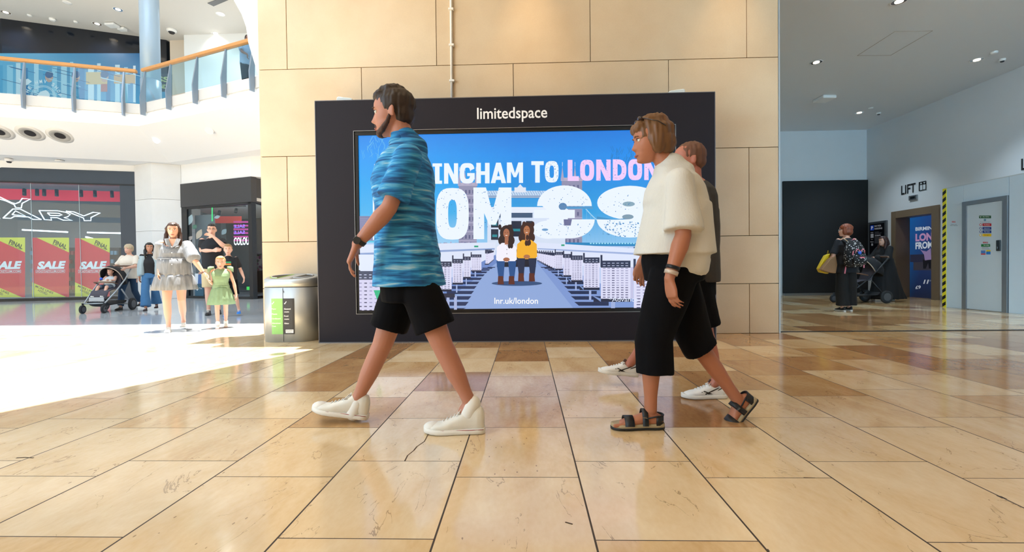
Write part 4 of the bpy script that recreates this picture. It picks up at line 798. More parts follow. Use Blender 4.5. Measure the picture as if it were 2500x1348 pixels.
# ------------------------------------------------------------------ lift passage, right wall
def XW(x, y, d=0): return at(x, y, X=XR-d)
brown = stone('brown_lift_stone', '6a5a48', '85725c'); t = thing('lift_surround', 'brown stone lift doorway surround with printed lift door', 'lift', (XR, 11.7, 0))
DXX = XR+.34; b = MB()
for y0, y1, z0, z1 in ((12.25, 12.40, 0, 2.25), (11.0, 11.20, 0, 2.25), (11.20, 12.25, 2.07, 2.25)): b.box((XR-.03, y0, z0), (DXX, y1, z1))
b.build('surround', brown, t, .003)
MB().box((DXX, 11.1, 0), (DXX+.05, 12.4, 2.2)).build('door_panel', mat('lift_door_dark', '14161a', .35), t)
p = MB(); dq = lambda x, y, k=0: at(x, y, X=DXX-.004-k)
p.poly([dq(2221, 760), dq(2290, 760), dq(2290, 500), dq(2221, 500)], ['101218', '101218', '2a4f9a', '1f6fc0'])
for z_ in (0, ): pass
LQ = lambda s, x0, y0, x1, y1, c, b_=.03, k=.003: put_text(p, s, [dq(x0, y1, k), dq(x1, y1-.07*(x1-x0), k), dq(x0, y0, k)], c, b_)
LQ('BIRMING', 2235, 555, 2286, 564, 'dbe6f4'); LQ('LOND', 2235, 571, 2294, 590, 'c99ac8', .05); LQ('FROM', 2235, 592, 2277, 609, 'dbe6f4', .04)
p.poly([dq(x, y, .002) for x, y in ((2222, 622), (2280, 620), (2280, 640), (2222, 640))], '2a2c44'); p.poly([dq(x, y, .002) for x, y in ((2230, 640), (2280, 640), (2280, 660), (2230, 660))], '3a3844')
p.poly([dq(x, y, .004) for x, y in ((2246, 608), (2252, 612), (2262, 614), (2272, 606), (2274, 634), (2258, 636), (2256, 622))], '9a84b4'); p.poly([dq(x, y, .004) for x, y in ((2253, 634), (2276, 634), (2274, 656), (2268, 656), (2266, 642), (2260, 656), (2254, 656))], '14141c')
for x in (2254, 2262): p.poly([dq(x, 693, .004), dq(x+3, 693, .004), dq(x+6, 683, .004), dq(x+3, 683, .004)], 'cfd6e0')
LQ('LONDON', 2269, 684, 2280, 687, 'aab2c0', 0); LQ('£9', 2235, 698, 2248, 706, 'cfd6e0', .02)
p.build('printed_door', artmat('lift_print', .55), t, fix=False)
tx = MB(); put_text(tx, 'LIFT', [XW(2200, 476, .01), XW(2235, 469, .01), XW(2200, 454, .01)], None, .015)
t = thing('lift_sign', 'black LIFT lettering with lift pictogram on the white passage wall', 'sign', XW(2220, 470)); ink = mat('black_ink', '15171a', .5)
tx.build('lettering', ink, t, fix=False)
b = MB(); q = lambda x, y, d=.012: XW(x, y, d)
b.poly([q(2243, 467), q(2261, 463), q(2261, 441), q(2243, 445)]); b.build('pictogram', ink, t, fix=False)
b = MB()
for x in (2246, 2253.5): b.poly([q(x, 465-(x-2243)*.2, .016), q(x+6, 464-(x-2243)*.2, .016), q(x+6, 452-(x-2243)*.2, .016), q(x, 453-(x-2243)*.2, .016)])
b.poly([q(2246, 450, .016), q(2251, 449, .016), q(2248.5, 445, .016)]); b.poly([q(2254, 445, .016), q(2259, 444, .016), q(2256.5, 449, .016)]); b.build('pictogram_doors', mat('ink_white', 'cfd6da', .5), t, fix=False)
t = thing('floor_indicator', 'small steel lift floor indicator above the lift doorway', 'indicator', XW(2231, 483))
a_, c_ = XW(2221, 491), XW(2241, 475); MB().box((XR-.03, c_.y, a_.z+.01), (XR, a_.y, c_.z)).build('plate', mat('steel_plate', '8c9196', .3, .7), t, .004)
MB().box((XR-.034, c_.y+.05, a_.z+.04), (XR-.03, a_.y-.05, c_.z-.03)).build('display', mat('indicator_display', '1c2226', .2), t)
a_, c_ = XW(2493, 416), XW(2545, 380); tx = MB(); put_text(tx, 'LIFT', [XW(2493, 416, .01), at(2493, 416, X=XR-.01)+Vector((0, -.42, 0)), XW(2493, 388, .01)], None, .015)
tag(tx.build('wall_lettering', ink, fix=False), 'black wall lettering cut by the right edge above the hoarding', 'sign')
# parking payment screen
t = thing('parking_sign', 'grey-framed black pay for parking screen left of the lift', 'sign', (XR, 12.85, 1.6))
MB().box((XR-.05, 12.54, 1.10), (XR, 13.18, 2.05)).build('frame', mat('sign_frame', '6d7278', .35, .6), t, .006)
MB().box((XR-.052, 12.60, 1.16), (XR-.05, 13.12, 1.99)).build('panel', mat('sign_black', '0b0c12', .3), t)
p = MB(); sy = lambda u, v, k=.004: Vector((XR-.054-k, 13.11-u*.50, 1.98-v*.81))
def sr(u0, v0, u1, v1, c, k=.004): p.poly([sy(u0, v1, k), sy(u1, v1, k), sy(u1, v0, k), sy(u0, v0, k)], c)
def st_(s, u0, v0, u1, v1, c='c8ccd4'): put_text(p, s, [sy(u0, v1, .006), sy(u1, v1, .006), sy(u0, v0, .006)], c, .01)
sr(.05, .03, .30, .20, '1f4fc0'); st_('P', .12, .06, .24, .17, 'ffffff'); st_('PAY FOR', .36, .04, .82, .10); st_('PARKING', .36, .13, .90, .19)
st_('Card', .08, .26, .26, .29); sr(.07, .32, .28, .46, '9aa0a8'); st_('App', .10, .50, .22, .52); st_('Phone', .07, .58, .28, .61)
for k in range(9): sr(.36, .27+k*.045, .36+.3+.25*((k*37) % 10)/10, .285+k*.045, '5a5e66', .005)
st_('2 hours', .40, .37, .8, .41); sr(.12, .65, .24, .73, '8a9098')
p.build('printed_text', artmat('parking_print', .35), t, fix=False)
tag(MB().box((XR-.02, 10.86, 1.05), (XR, 10.93, 1.17)).build('call_button_plate', black, bevel=.003), 'small black lift call plate beside the doorway', 'call plate')
# ---- white hoarding box with door
HX = 8.284; t = thing('site_hoarding', 'tall white site hoarding with steel-framed door along the right wall', 'hoarding', (HX, 7, 0)); hw = mat('hoarding_white', 'c8dcec', .4, var=.02)
ys = [-2.0, 0, 2.2, 4.4, 6.3, 8.07, 8.87, 9.25]
b = MB(); b.box((HX, 8.875, 0), (HX+.05, 9.25, 2.345)).box((HX, 8.065, 2.02), (HX+.05, 8.87, 2.345))
for a_, c_ in zip(ys[:4]+[ys[4]], ys[1:5]+[8.06]): b.box((HX, a_+.003, 0), (HX+.05, c_-.003, 2.345))
b.box((HX+.05, 9.2, 0), (XR-.01, 9.25, 2.345)); b.build('panel', hw, t, .002)
MB().box((HX-.006, -2, 2.335), (HX+.056, 9.26, 2.35)).build('top_trim', mat('hoarding_trim', 'c2ccd2', .4), t)
alu = mat('aluminium_frame', '9aa1a8', .3, .8, var=.1, vscale=3); fr_ = MB(); fx = HX-.028
for pl in ([(8.87, 0), (8.79, 0), (8.79, 1.945), (8.87, 2.018)], [(8.065, 0), (8.145, 0), (8.145, 1.945), (8.065, 2.018)], [(8.87, 2.018), (8.79, 1.945), (8.145, 1.945), (8.065, 2.018)]): fr_.prism([(fx, y, z) for y, z in pl], (.06, 0, 0))
fr_.build('door_frame', alu, t)
dp = MB().box((HX-.008, 8.147, .012), (HX+.03, 8.788, 1.943)).build('door_leaf', mat('door_white', 'c0d0dc', .4), t)
MB().box((HX-.03, 8.175, 1.07), (HX-.008, 8.245, 1.26)).box((HX-.05, 8.20, 1.10), (HX-.03, 8.225, 1.15)).build('door_lock', mat('lock_grey', '4a4d50', .35, .7), dp, .008)
p = MB(); HXd = HX-.009
def hp(x, y, k=.001): return at(x, y, X=HXd-k)
def hr(x0, y0, x1, y1, c, k=.001): p.poly([hp(x0, y1, k), hp(x1, y1, k), hp(x1, y0, k), hp(x0, y0, k)], c)
Z4 = lambda x, y: (2280+x/4.214, 460+y/4.2125)
def zr(x0, y0, x1, y1, c, k=.001): a_, c_ = Z4(x0, y0), Z4(x1, y1); hr(a_[0], a_[1], c_[0], c_[1], c, k)
def zt(s, x0, y0, x1, y1, c, bo=.01): put_text(p, s, [hp(*Z4(x0, y1), .003), hp(*Z4(x1, y1), .003), hp(*Z4(x0, y0), .003)], c, bo)
zr(465, 280, 588, 308, '1f5a34'); zt('Site Safety', 502, 287, 572, 300, 'e8efe8'); zt('✓' if False else 'V', 472, 286, 490, 302, 'e8efe8')
p.poly([hp(Z4(525, 325)[0]+3*math.cos(k*.6283), Z4(525, 325)[1]+3*math.sin(k*.6283)) for k in range(10)], '5a8aa8'); zt('All visitors must report', 475, 342, 580, 352, '5a6a78', 0)
for (y, c, s) in ((360, 'b8202c', 'No admittance'), (397, '1c3a86', 'Safety boots'), (432, '1c3a86', 'Wear helmet'), (467, 'e8c020', 'Danger')):
    zr(500, y, 591, y+28, c); zt(s, 515, y+8, 575, y+20, 'f4f4f4' if c[0] != 'e' else '3a3010', 0)
    q_ = Z4(481, y+14); p.poly([hp(q_[0]+3.1*math.cos(k*.6283), q_[1]+3.1*math.sin(k*.6283)) for k in range(10)], {'b': 'b8202c', '1': '1c3a86', 'e': 'e8c020'}[c[0]]); p.poly([hp(q_[0]+1.8*math.cos(k*.6283), q_[1]+1.8*math.sin(k*.6283), .002) for k in range(10)], 'e8eef0')
p.build('upper_sticker', artmat('sticker_print', 0), dp, fix=False); p = MB()
zr(486, 574, 579, 600, '1f7a3a'); zt('Site safety', 512, 580, 570, 594, 'f0f4f0'); zt('RRG', 505, 549, 555, 566, 'd02c34', .03)
for k in range(3): zr(492, 603+k*10, 560+((k*7) % 3)*6, 607+k*10, '8a949c')
for k in range(3): zr(484, 640+k*15, 530, 652+k*15, ['2a6fc0', '2a6fc0', 'c8303c'][k]); zr(538, 634+k*15, 583, 650+k*15, ['e8c828', '2a7fd0', '2a7fd0'][k])
p.build('lower_sticker', artmat('sticker_print', 0), dp, fix=False); p = MB(); HXd = HX-.001
zt('RRG', 186, 337, 222, 352, 'd02c34', .03); zt('Open only', 176, 366, 236, 376, '4a5058', 0); zt('when required', 165, 380, 243, 389, '4a5058', 0)
p.build('wall_sticker', artmat('sticker_print', 0), t, fix=False)
# striped corner guard
b = MB(); n = 34; y0, y1 = 9.215, 9.29; zt_ = 2.34
for k in range(n):
    za, zb = zt_*k/n, zt_*(k+1)/n; s_ = .05
    for f_ in (0, 1):
        lo = max(0, za-(0 if f_ else 0)); pts = [(HX-.012, y1, min(zt_, za)), (HX-.012, y0, min(zt_, za+s_)), (HX-.012, y0, min(zt_, zb+s_)), (HX-.012, y1, zb)]
    b.poly(pts, 'e8dc20' if k % 2 else '16160f')
b.poly([(HX-.012, y1, 0), (HX-.012, y0, 0), (HX-.012, y0, .05)], 'e8dc20')
b.box((HX-.011, y0, 0), (HX+.0, y1, zt_), None, 'e8dc20')
b.build('hazard_strip', artmat('hazard_print', 0), t, fix=False)
# ================================================================== PEOPLE: builders
def V(*a): return Vector(a)
def interp(tab, z):
    if z <= tab[0][0]: return tab[0][1:]
    for a, b in zip(tab, tab[1:]):
        if z <= b[0]:
            t = (z-a[0])/(b[0]-a[0]); t = t*t*(3-2*t)*.5+t*.5; return [p+(q-p)*t for p, q in zip(a[1:], b[1:])]
    return tab[-1][1:]
#        z, half width, front y, back y
HEAD = [(-.004, .012, .060, .020), (.0, .026, .080, .005), (.012, .036, .088, -.010), (.03, .046, .089, -.020), (.045, .054, .090, -.035), (.07, .062, .089, -.060), (.09, .067, .089, -.078), (.115, .0705, .087, -.092), (.14, .074, .091, -.098), (.165, .073, .088, -.096), (.19, .064, .074, -.083), (.207, .050, .052, -.064), (.219, .032, .028, -.040), (.226, .010, .0, -.012)]
def head_mat(c, f, s=1., up=(0, 0, 1)):
    f = Vector(f).normalized(); up = Vector(up).normalized(); r = f.cross(up).normalized(); f = up.cross(r)
    m = Matrix((r*s, f*s, up*s)).transposed().to_4x4(); m.translation = Vector(c)-up*(.11*s); return m
def g_(x, s): return math.exp(-(x/s)**2)
def head(mb, m, n=36, k=34, nose=1., jaw=1.):
    base = len(mb.v); zs = [-.004+.230*(i/k) for i in range(k+1)]
    for z in zs:
        w, yf, yb = interp(HEAD, z); w *= (jaw if z < .06 else 1); yc = (yf+yb)/2*.55; 
        for i in range(n):
            t = 2*math.pi*i/n; c, sn = math.cos(t), math.sin(t); x = w*math.copysign(abs(c)**.92, c); y = yc+((yf-yc) if sn > 0 else (yc-yb))*math.copysign(abs(sn)**.95, sn)
            if sn > .2:
                y += nose*(.022*g_(z-.078, .011)*g_(x, .011)+.013*g_(z-.098, .018)*g_(x, .009)+.006*g_(z-.075, .006)*g_(abs(x)-.012, .006))
                y -= .011*g_(z-.118, .011)*g_(abs(x)-.031, .014); y += .004*g_(z-.134, .007)*g_(abs(x)-.028, .022)
                y += .0065*g_(z-.044, .0045)*g_(x, .018)+.0065*g_(z-.034, .005)*g_(x, .017)-.003*g_(z-.039, .003)*g_(x, .02)-.004*g_(z-.024, .006)*g_(x, .02)+.005*g_(z-.008, .010)*g_(x, .016)
                y += .004*g_(z-.088, .02)*g_(abs(x)-.045, .016)
            mb.v.append(m @ Vector((x, y, z)))
    for a in range(k):
        for i in range(n): j = (i+1) % n; A_ = base+a*n; mb.face((A_+i, A_+j, A_+n+j, A_+n+i), None, True)
    mb.face([base+i for i in range(n)][::-1]); mb.face([base+k*n+i for i in range(n)])
    r3 = m.to_3x3()
    for s in (-1, 1):
        mb.ell(m @ Vector((s*.0745, -.012, .10)), (.007, .017, .031), r3 @ Matrix.Rotation(s*.35, 3, 'Z') @ Matrix.Rotation(-.15, 3, 'X'), 12)
        mb.ell(m @ Vector((s*.079, -.018, .112)), (.006, .012, .018), r3 @ Matrix.Rotation(s*.5, 3, 'Z'), 10)
def face_parts(root, m, brow='3a2a20', lips='a8605a', iris='3a2c22', open_=.0):
    r3 = m.to_3x3()
    for s in (-1, 1):
        e = MB().ell(m @ Vector((s*.031, .0735, .117)), (.0125, .0105, .0085), r3, 12).build('eye', mat('eye_white', 'e6e2dc', .2), root)
        MB().ell(m @ Vector((s*.031, .0822, .117)), (.0052, .0028, .0052), r3, 10).build('iris', mat('iris_'+iris, iris, .2), e)
        MB().tube([m @ Vector((s*.015, .0905, .1355)), m @ Vector((s*.030, .091, .1405)), m @ Vector((s*.046, .079, .1360))], [.0022, .003, .0018], 6).build('eyebrow', mat('brow_'+brow, brow, .8), root)
        MB().tube([m @ Vector((s*.020, .0805, .1225)), m @ Vector((s*.031, .0855, .1265)), m @ Vector((s*.043, .0765, .1215))], .0014, 5).build('eyelash', mat('lash', '1c1512', .6), root)
    MB().tube([m @ Vector((-.022, .0855, .0395)), m @ Vector((-.008, .0955, .0420)), m @ Vector((0, .0965, .0412)), m @ Vector((.008, .0955, .0420)), m @ Vector((.022, .0855, .0395))], [.0012, .0035, .0036, .0035, .0012], 8).tube([m @ Vector((-.020, .086, .0375)), m @ Vector((0, .0955, .0350)), m @ Vector((.020, .086, .0375))], [.0012, .0044, .0012], 8).build('lips', mat('lips_'+lips, lips, .45), root)
def hand(mb, w, d, n, side, s=1., curl=.35, spread=.06, thumb=.6):
    """w wrist, d finger direction, n palm normal, side +1/-1 thumb side along n x d"""
    d = Vector(d).normalized(); n = Vector(n); n = (n-d*n.dot(d)).normalized(); t = n.cross(d)*side; w = Vector(w)
    P = lambda a, b, c: w+d*(a*s)+t*(b*s)+n*(c*s)
    mb.loft([(P(-.012, 0, 0), t, n, .026*s, .019*s), (P(.02, .002, 0), t, n, .032*s, .017*s), (P(.055, .001, .001), t, n, .042*s, .0145*s), (P(.088, 0, .0), t, n, .040*s, .012*s), (P(.096, 0, .0), t, n, .034*s, .008*s)], 16, pw=2.6)
    for k, (off, L) in enumerate(((.030, .074), (.0105, .083), (-.0095, .077), (-.0285, .060))):
        p = P(.082, off, .001); a = curl*(1+.12*k); dd = (d+t*(off*spread*22)).normalized(); r = .0088-.0006*k
        for seg, fr in enumerate((.44, .31, .25)):
            an = a*(.7+seg*.75); v = dd*math.cos(an)+n*math.sin(an); q = p+v*(L*fr*s); mb.cap(p, q, r*s, (r-.0008)*s, 8, up=tuple(t)); p = q; r -= .0007
    p = P(.022, .026, .006); v1 = (d*.75+t*.75+n*.25).normalized(); q = p+v1*(.038*s); mb.cap(p, q, .0125*s, .0105*s, 8, up=tuple(n)); p = q
    v2 = (d*(1-thumb*.1)+t*.40*(1-thumb)+n*(.2+thumb*.5)).normalized(); q = p+v2*(.030*s); mb.cap(p, q, .0105*s, .0092*s, 8, up=tuple(n)); p = q
    q = p+(v2+n*.15).normalized()*(.022*s); mb.cap(p, q, .0092*s, .0075*s, 8, up=tuple(n))
def arm(mb, sh, el, wr, s=1., g=1.):
    mb.cap(sh, el, .047*s*g, .036*s*g, 14, [(.35, .044*s*g), (.75, .037*s*g)]); mb.cap(el, wr, .036*s*g, .025*s, 14, [(.25, .040*s*g), (.6, .032*s*g)])
def leg(mb, hp_, kn, an, s=1., g=1., back=(1, 0, 0)):
    bk = Vector(back)*.014*s
    mb.cap(hp_, kn, .082*s*g, .052*s*g, 18, [(.3, .078*s*g), (.7, .060*s*g)]); mb.cap(kn, an, .050*s*g, .033*s, 18, [(.15, .050*s*g), (.5, .046*s*g), (.8, .034*s)])
    kn, an = Vector(kn), Vector(an); mb.cap(kn.lerp(an, .15)+bk, kn.lerp(an, .55)+bk*.6, .036*s*g, .026*s*g, 12)
def torso(mb, f, pel, chest, neck, s=1., ga=1., gb=1., sh_w=.17, hip_w=.165, waist=.135, depth=.105):
    f = Vector(f).normalized(); pel, chest, neck = Vector(pel), Vector(chest), Vector(neck); r = f.cross(Vector((0, 0, 1))).normalized()
    L = lambda t: pel.lerp(chest, t) if t <= 1 else chest.lerp(neck, t-1)
    mb.loft([(L(t)+f*(o*s), r, f, a*s*ga, b*s*gb) for t, a, b, o in ((-.22, hip_w*.72, depth*.8, 0), (-.1, hip_w*.96, depth*1.02, -.005), (.1, hip_w, depth*1.08, -.01), (.35, (hip_w+waist)/2, depth*.98, 0), (.6, waist, depth*.92, .005), (.85, waist*1.1, depth*1.05, .01), (1.1, sh_w*.98, depth*1.12, .008), (1.4, sh_w*1.03, depth*1.0, 0), (1.62, sh_w*.95, depth*.82, -.008), (1.8, sh_w*.62, depth*.66, -.012), (1.92, .075, .062, -.008), (2.0, .05, .05, 0))], 22, pw=2.3)
def foot(mb, an, d, s=1., up=(0, 0, 1), toes=True, h=.075):
    """bare foot: an ankle, d toe direction"""
    d = Vector(d).normalized(); up = Vector(up); r = d.cross(up).normalized(); up = r.cross(d); b = Vector(an)-up*(h*s); P = lambda x, y, z: b+d*(x*s)+r*(y*s)+up*(z*s)
    mb.loft([(P(-.062, 0, .028), r, up, .016*s, .018*s), (P(-.052, 0, .030), r, up, .028*s, .028*s), (P(-.02, 0, .04), r, up, .031*s, .038*s), (P(.02, 0, .040), r, up, .031*s, .040*s), (P(.06, .0, .032), r, up, .035*s, .031*s), (P(.10, .0, .024), r, up, .041*s, .023*s), (P(.135, 0, .018), r, up, .044*s, .017*s), (P(.155, 0, .014), r, up, .040*s, .012*s)], 16)
    for i, (y, L, rad) in enumerate(((-.030, .045, .0125), (-.011, .040, .0095), (.005, .035, .009), (.019, .029, .0085), (.032, .022, .008))):
        for sg in ((1,) if toes is True else (toes,)):
            mb.cap(P(.145-.012*i*(i > 0)*.6, y*sg, .014), P(.145-.007*i+L, y*sg*1.05, .011), rad*s, rad*.85*s, 8)
def folds(a1=.004, s1=6., a2=.002, s2=18., st=(1, 1, 1)):
    def fn(c):
        q = Vector((c.x*st[0], c.y*st[1], c.z*st[2])); return a1*noise.noise(q*s1)+a2*noise.noise(q*s2+Vector((3, 1, 7)))
    return fn
def strands(a=.004, s=60, st=(1, 1, .12)):
    def fn(c): return a*noise.noise(Vector((c.x*st[0]*s, c.y*st[1]*s, c.z*st[2]*s)))
    return fn
def shoe(root, heel, d, L=.29, s=1., pitch=0, kind='canvas', up_c='e9e6dc', sole_c='efece4', side=1, name='shoe', low=False):
    """heel: point under the heel; d toe direction; pitch lifts the heel (+) about the toe or the toe (-) about the heel"""
    d = Vector((*Vector(d)[:2], 0)).normalized(); r = d.cross(Vector((0, 0, 1))); M_ = Matrix((d, -r, Vector((0, 0, 1)))).transposed().to_4x4()
    Rt = Matrix.Rotation(pitch, 4, 'Y'); M_ = Matrix.Translation(Vector(heel)) @ M_ @ Rt
    prof = [(-.004, .016), (.004, .026), (.03, .034), (.08, .034), (.13, .037), (.18, .045), (.22, .047), (.25, .043), (.272, .033), (.286, .020), (.290, .008)]
    k = L/.29; T = lambda x, y, z: M_ @ Vector((x*k, y*k, z*k)); r3 = M_.to_3x3(); X_, Y_, Z_ = r3.col[0], r3.col[1], r3.col[2]
    off = lambda x: .006*math.sin(min(1, max(0, (x-.05)/.24))*math.pi)*side
    so = MB(); so.loft([(T(x, off(x), .014+(.008*max(0, (x-.2)/.09)**2)), Y_, Z_, (w+.003)*k, .0145*k) for x, w in prof], 18, pw=4.5); sole = so.build(name+'_sole', mat('rubber_'+sole_c, sole_c, .5, var=.06, vscale=20), root)
    hts = [(-.002, .085), (.01, .105), (.03, .110 if not low else .085), (.06, .100 if not low else .078), (.085, .098 if not low else .080), (.11, .092), (.14, .078), (.17, .066), (.20, .056), (.23, .050), (.26, .040), (.28, .026)]
    if kind == 'high': hts = [(-.002, .10), (.01, .125), (.03, .130), (.06, .128), (.085, .120), (.11, .100), (.14, .082), (.17, .068), (.20, .056), (.23, .050), (.26, .040), (.28, .026)]
    up = MB(); rg = []
    for x, h in hts:
        w = interp([(a, b) for a, b in prof], x)[0]*.97; rg.append((T(x, off(x), .012+(h-.012)/2), Y_, Z_, w*k, (h-.012)/2*k))
    up.loft(rg, 20, pw=2.5); o = up.flesh(name+'_upper', mat('upper_'+up_c, up_c, .6, bump=.1, bscale=300, var=.05, vscale=15), root, .005, 3)
    tp = lambda x: interp([(a, b) for a, b in hts], x)[0]
    for i in range(6 if L > .2 else 0):
        x = .105+i*.018; z = tp(x)+.003; MB().tube([T(x+.003, -.020, z-.007), T(x, -.008, z+.001), T(x, .008, z+.001), T(x-.003, .020, z-.007)], .0028*k, 6).build('lace', mat('lace_white', 'e8e6e0', .7), o)
        for sg in (-1, 1): MB().ell(T(x+.003, sg*.024, z-.012), (.0035*k, .002*k, .0035*k), r3, 8).build('eyelet', mat('eyelet', '8a8c88', .3, .6), o)
    if L > .2:
        for sg in (-1, 1): MB().tube([T(.10, 0, tp(.1)+.004), T(.105, sg*.015, tp(.1)+.012), T(.125, sg*.030, tp(.12)-.002), T(.115, sg*.020, tp(.12)+.001), T(.10, 0, tp(.1)+.005)], .0024*k, 6).build('lace', mat('lace_white', 'e8e6e0', .7), o)
    return T, Y_, Z_, sole, o, k
# ================================================================== THE WALKING MAN
def P_(x, y, Y): return at(x, y, Y=Y)
skin_m = mat('fair_skin', 'bb8069', .5, var=.05, vscale=8, spec=.4)
def man():
    f = V(-1, 0, 0); root = thing('person', 'man in blue patterned shirt, black shorts and white canvas shoes walking left', 'person', (-.72, 2.44, 0))
    Yc = 2.44; s = 1.04
    pel = P_(1000, 640, Yc); chest = P_(990, 460, Yc); neck = P_(988, 342, Yc); hd = P_(958, 278, Yc)
    sL = P_(998, 385, Yc-.185); sR = P_(988, 392, Yc+.185); eL = P_(950, 508, Yc-.24); wL = P_(872, 596, Yc-.25); eR = P_(1022, 520, Yc+.22); wR = P_(1028, 620, Yc+.17)
    hL = P_(1004, 655, Yc-.09); hR = P_(996, 655, Yc+.09); kL = P_(1078, 838, Yc-.09); aL = P_(1148, 985, Yc-.08); kR = P_(935, 838, Yc+.09); aR = P_(868, 985, Yc+.09)
    m = head_mat(hd, (-1, -.05, 0), 1.04, (-.10, 0, 1)); b = MB(); torso(b, f, pel, chest, neck, s); head(b, m, nose=1.15, jaw=1.08); b.cap(neck-V(0, 0, .03), m @ V(0, -.03, .045), .062, .056, 16)
    arm(b, sL, eL, wL, s, 1.05); arm(b, sR, eR, wR, s); leg(b, hL, kL, aL, s, 1.05); leg(b, hR, kR, aR, s, 1.05)
    hand(b, wL, (-.42, -.02, -.9), (.75, .25, -.2), 1, 1.06, .45); hand(b, wR, (.05, 0, -1), (0, -1, 0), 1, 1.04, .4)
    b.cap(aL, aL+V(-.03, 0, -.04), .036, .034, 12); b.cap(aR, aR+V(-.03, 0, -.04), .036, .034, 12)
    body = b.flesh('body', skin_m, root, .0055, 3)
    face_parts(root, m, '4a3226', 'a05a50')
    # shirt
    b = MB(); torso(b, f, pel+V(0, 0, .0), chest, neck-V(0, 0, .004), s, 1.17, 1.34, waist=.152); r = V(0, 1, 0)
    hem = P_(992, 690, Yc); b.loft([(hem-V(-.022,0,.02), r, f, .212, .196), (hem.lerp(chest, .25)+V(.01,0,0), r, f, .198, .172), (hem.lerp(chest, .6), r, f, .185, .155), (chest, r, f, .19, .150)], 24, pw=2.3)
    for sh, el, t in ((sL, eL, .82), (sR, eR, .82)):
        q = sh.lerp(el, t); x, y, d = frame(el-sh, (1, 0, 0)); b.loft([(sh-d*.03, x, y, .05, .05), (sh, x, y, .068, .072), (sh.lerp(el, .4), x, y, .066, .074), (q, x, y, .073, .086)], 20)
    blue = bpy.data.materials.new('blue_brushstroke_cotton'); blue.use_nodes = True; nt = blue.node_tree; bs = nt.nodes['Principled BSDF']; N = nt.nodes.new; L = nt.links.new
    tc = N('ShaderNodeTexCoord'); mp = N('ShaderNodeMapping'); mp.inputs['Scale'].default_value = (5, 5, 52); mp.inputs['Rotation'].default_value = (0, .16, 0); L(tc.outputs['Object'], mp.inputs[0]); n = N('ShaderNodeTexNoise'); n.inputs['Scale'].default_value = 1; n.inputs['Detail'].default_value = 5; n.inputs['Distortion'].default_value = .5; L(mp.outputs[0], n.inputs[0])
    rp = N('ShaderNodeValToRGB'); e = rp.color_ramp.elements; e[0].position = .34; e[0].color = lin('0c4a80'); e[1].position = .70; e[1].color = lin('a6cde0')
    for p_, c_ in ((.45, '1a74b4'), (.53, '2b93cf'), (.60, '56a9d6')): x_ = e.new(p_); x_.color = lin(c_)
    L(n.outputs[0], rp.inputs[0]); L(rp.outputs[0], bs.inputs['Base Color']); bs.inputs['Roughness'].default_value = .8
    b.cap(neck+V(.03,0,-.05), neck+V(.005,0,-.004), .10, .074, 16); b.cap(sL, sR, .07, .07, 16)
    sh_ = b.flesh('shirt', blue, root, .008, 5, folds(.009, 5, .004, 14, (1, 1, .6)))
    c = MB(); r_ = m.to_3x3(); c.loft([(neck+V(-.01, 0, -.02), V(1, 0, 0), V(0, 1, 0), .075, .078), (neck+V(-.005, 0, .012), V(1, 0, 0), V(0, 1, 0), .068, .068), (neck+V(.0, 0, .03), V(1, 0, 0), V(0, 1, 0), .074, .072)], 20, caps=False); c.build('collar', blue, sh_).modifiers.new('s', 'SOLIDIFY').thickness = .005
    for k in range(5): MB().ell(hem+V(-.158, 0, .06+.09*k), (.003, .006, .006), n=8).build('button', mat('shirt_button', 'dfe8ee', .4), sh_)
    # shorts
    b = MB(); b.loft([(hem+V(0, 0, .06), r, f, .165, .125), (hem+V(0, 0, -.02), r, f, .178, .135), (hem+V(0, 0, -.10), r, f, .165, .125)], 22)
    for hp2, kn, rr_ in ((hL, kL, 1), (hR, kR, 1)):
        x, y, d = frame(kn-hp2, (0, 1, 0)); b.loft([(hp2, x, y, .085, .08), (hp2.lerp(kn, .35), x, y, .104, .102), (hp2.lerp(kn, .80), x, y, .108, .106)], 20)
    b.flesh('shorts', mat('black_cotton', '0b0b0f', .9, spec=.15), root, .008, 4, folds(.007, 6, .003, 16))
    # hair and beard
    hb = MB(); hb.ell(m @ V(0, -.022, .152), (.083*1.04, .104*1.04, .088*1.04), m.to_3x3()); hb.ell(m @ V(0, -.055, .10), (.075, .062, .07), m.to_3x3()); hb.ell(m @ V(0, .035, .205), (.06, .055, .034), m.to_3x3() @ Matrix.Rotation(-.2, 3, 'X')); hb.ell(m @ V(0, -.01, .228), (.06, .07, .03), m.to_3x3())
    hair = mat('dark_brown_hair', '2b1c14', .55, var=.3, vscale=30, stretch=(1, 1, .2)); hb.flesh('hair', hair, root, .006, 3, strands(.006, 70))
    bb = MB(); bb.ell(m @ V(0, .072, .012), (.030, .022, .019), m.to_3x3())
    for sx in (-1, 1): bb.tube([m @ V(sx*.068, .0, .085), m @ V(sx*.062, .018, .052), m @ V(sx*.045, .050, .022), m @ V(sx*.02, .076, .012)], [.008, .012, .016, .017], 10); bb.tube([m @ V(sx*.024, .082, .040), m @ V(sx*.014, .091, .054), m @ V(0, .094, .057)], [.006, .006, .005], 8)
    bb.flesh('beard', mat('brown_beard', '4a3024', .7, var=.3, vscale=60), root, .0035, 2, strands(.002, 120, (1, 1, 1)))
    # watch
    x, y, d = frame(wL-eL); q = wL-(wL-eL).normalized()*.02; w = MB(); w.loft([(q-d*.011, x, y, .032, .032), (q+d*.011, x, y, .031, .031)], 20, caps=False); wa = w.build('watch_strap', mat('black_strap', '1d1e20', .5), root); wa.modifiers.new('s', 'SOLIDIFY').thickness = .004
    MB().cyl(q+V(0, -.033, 0), q+V(0, -.042, 0), .018, 18).build('watch_face', mat('watch_face', '3c4044', .2, .5), wa)
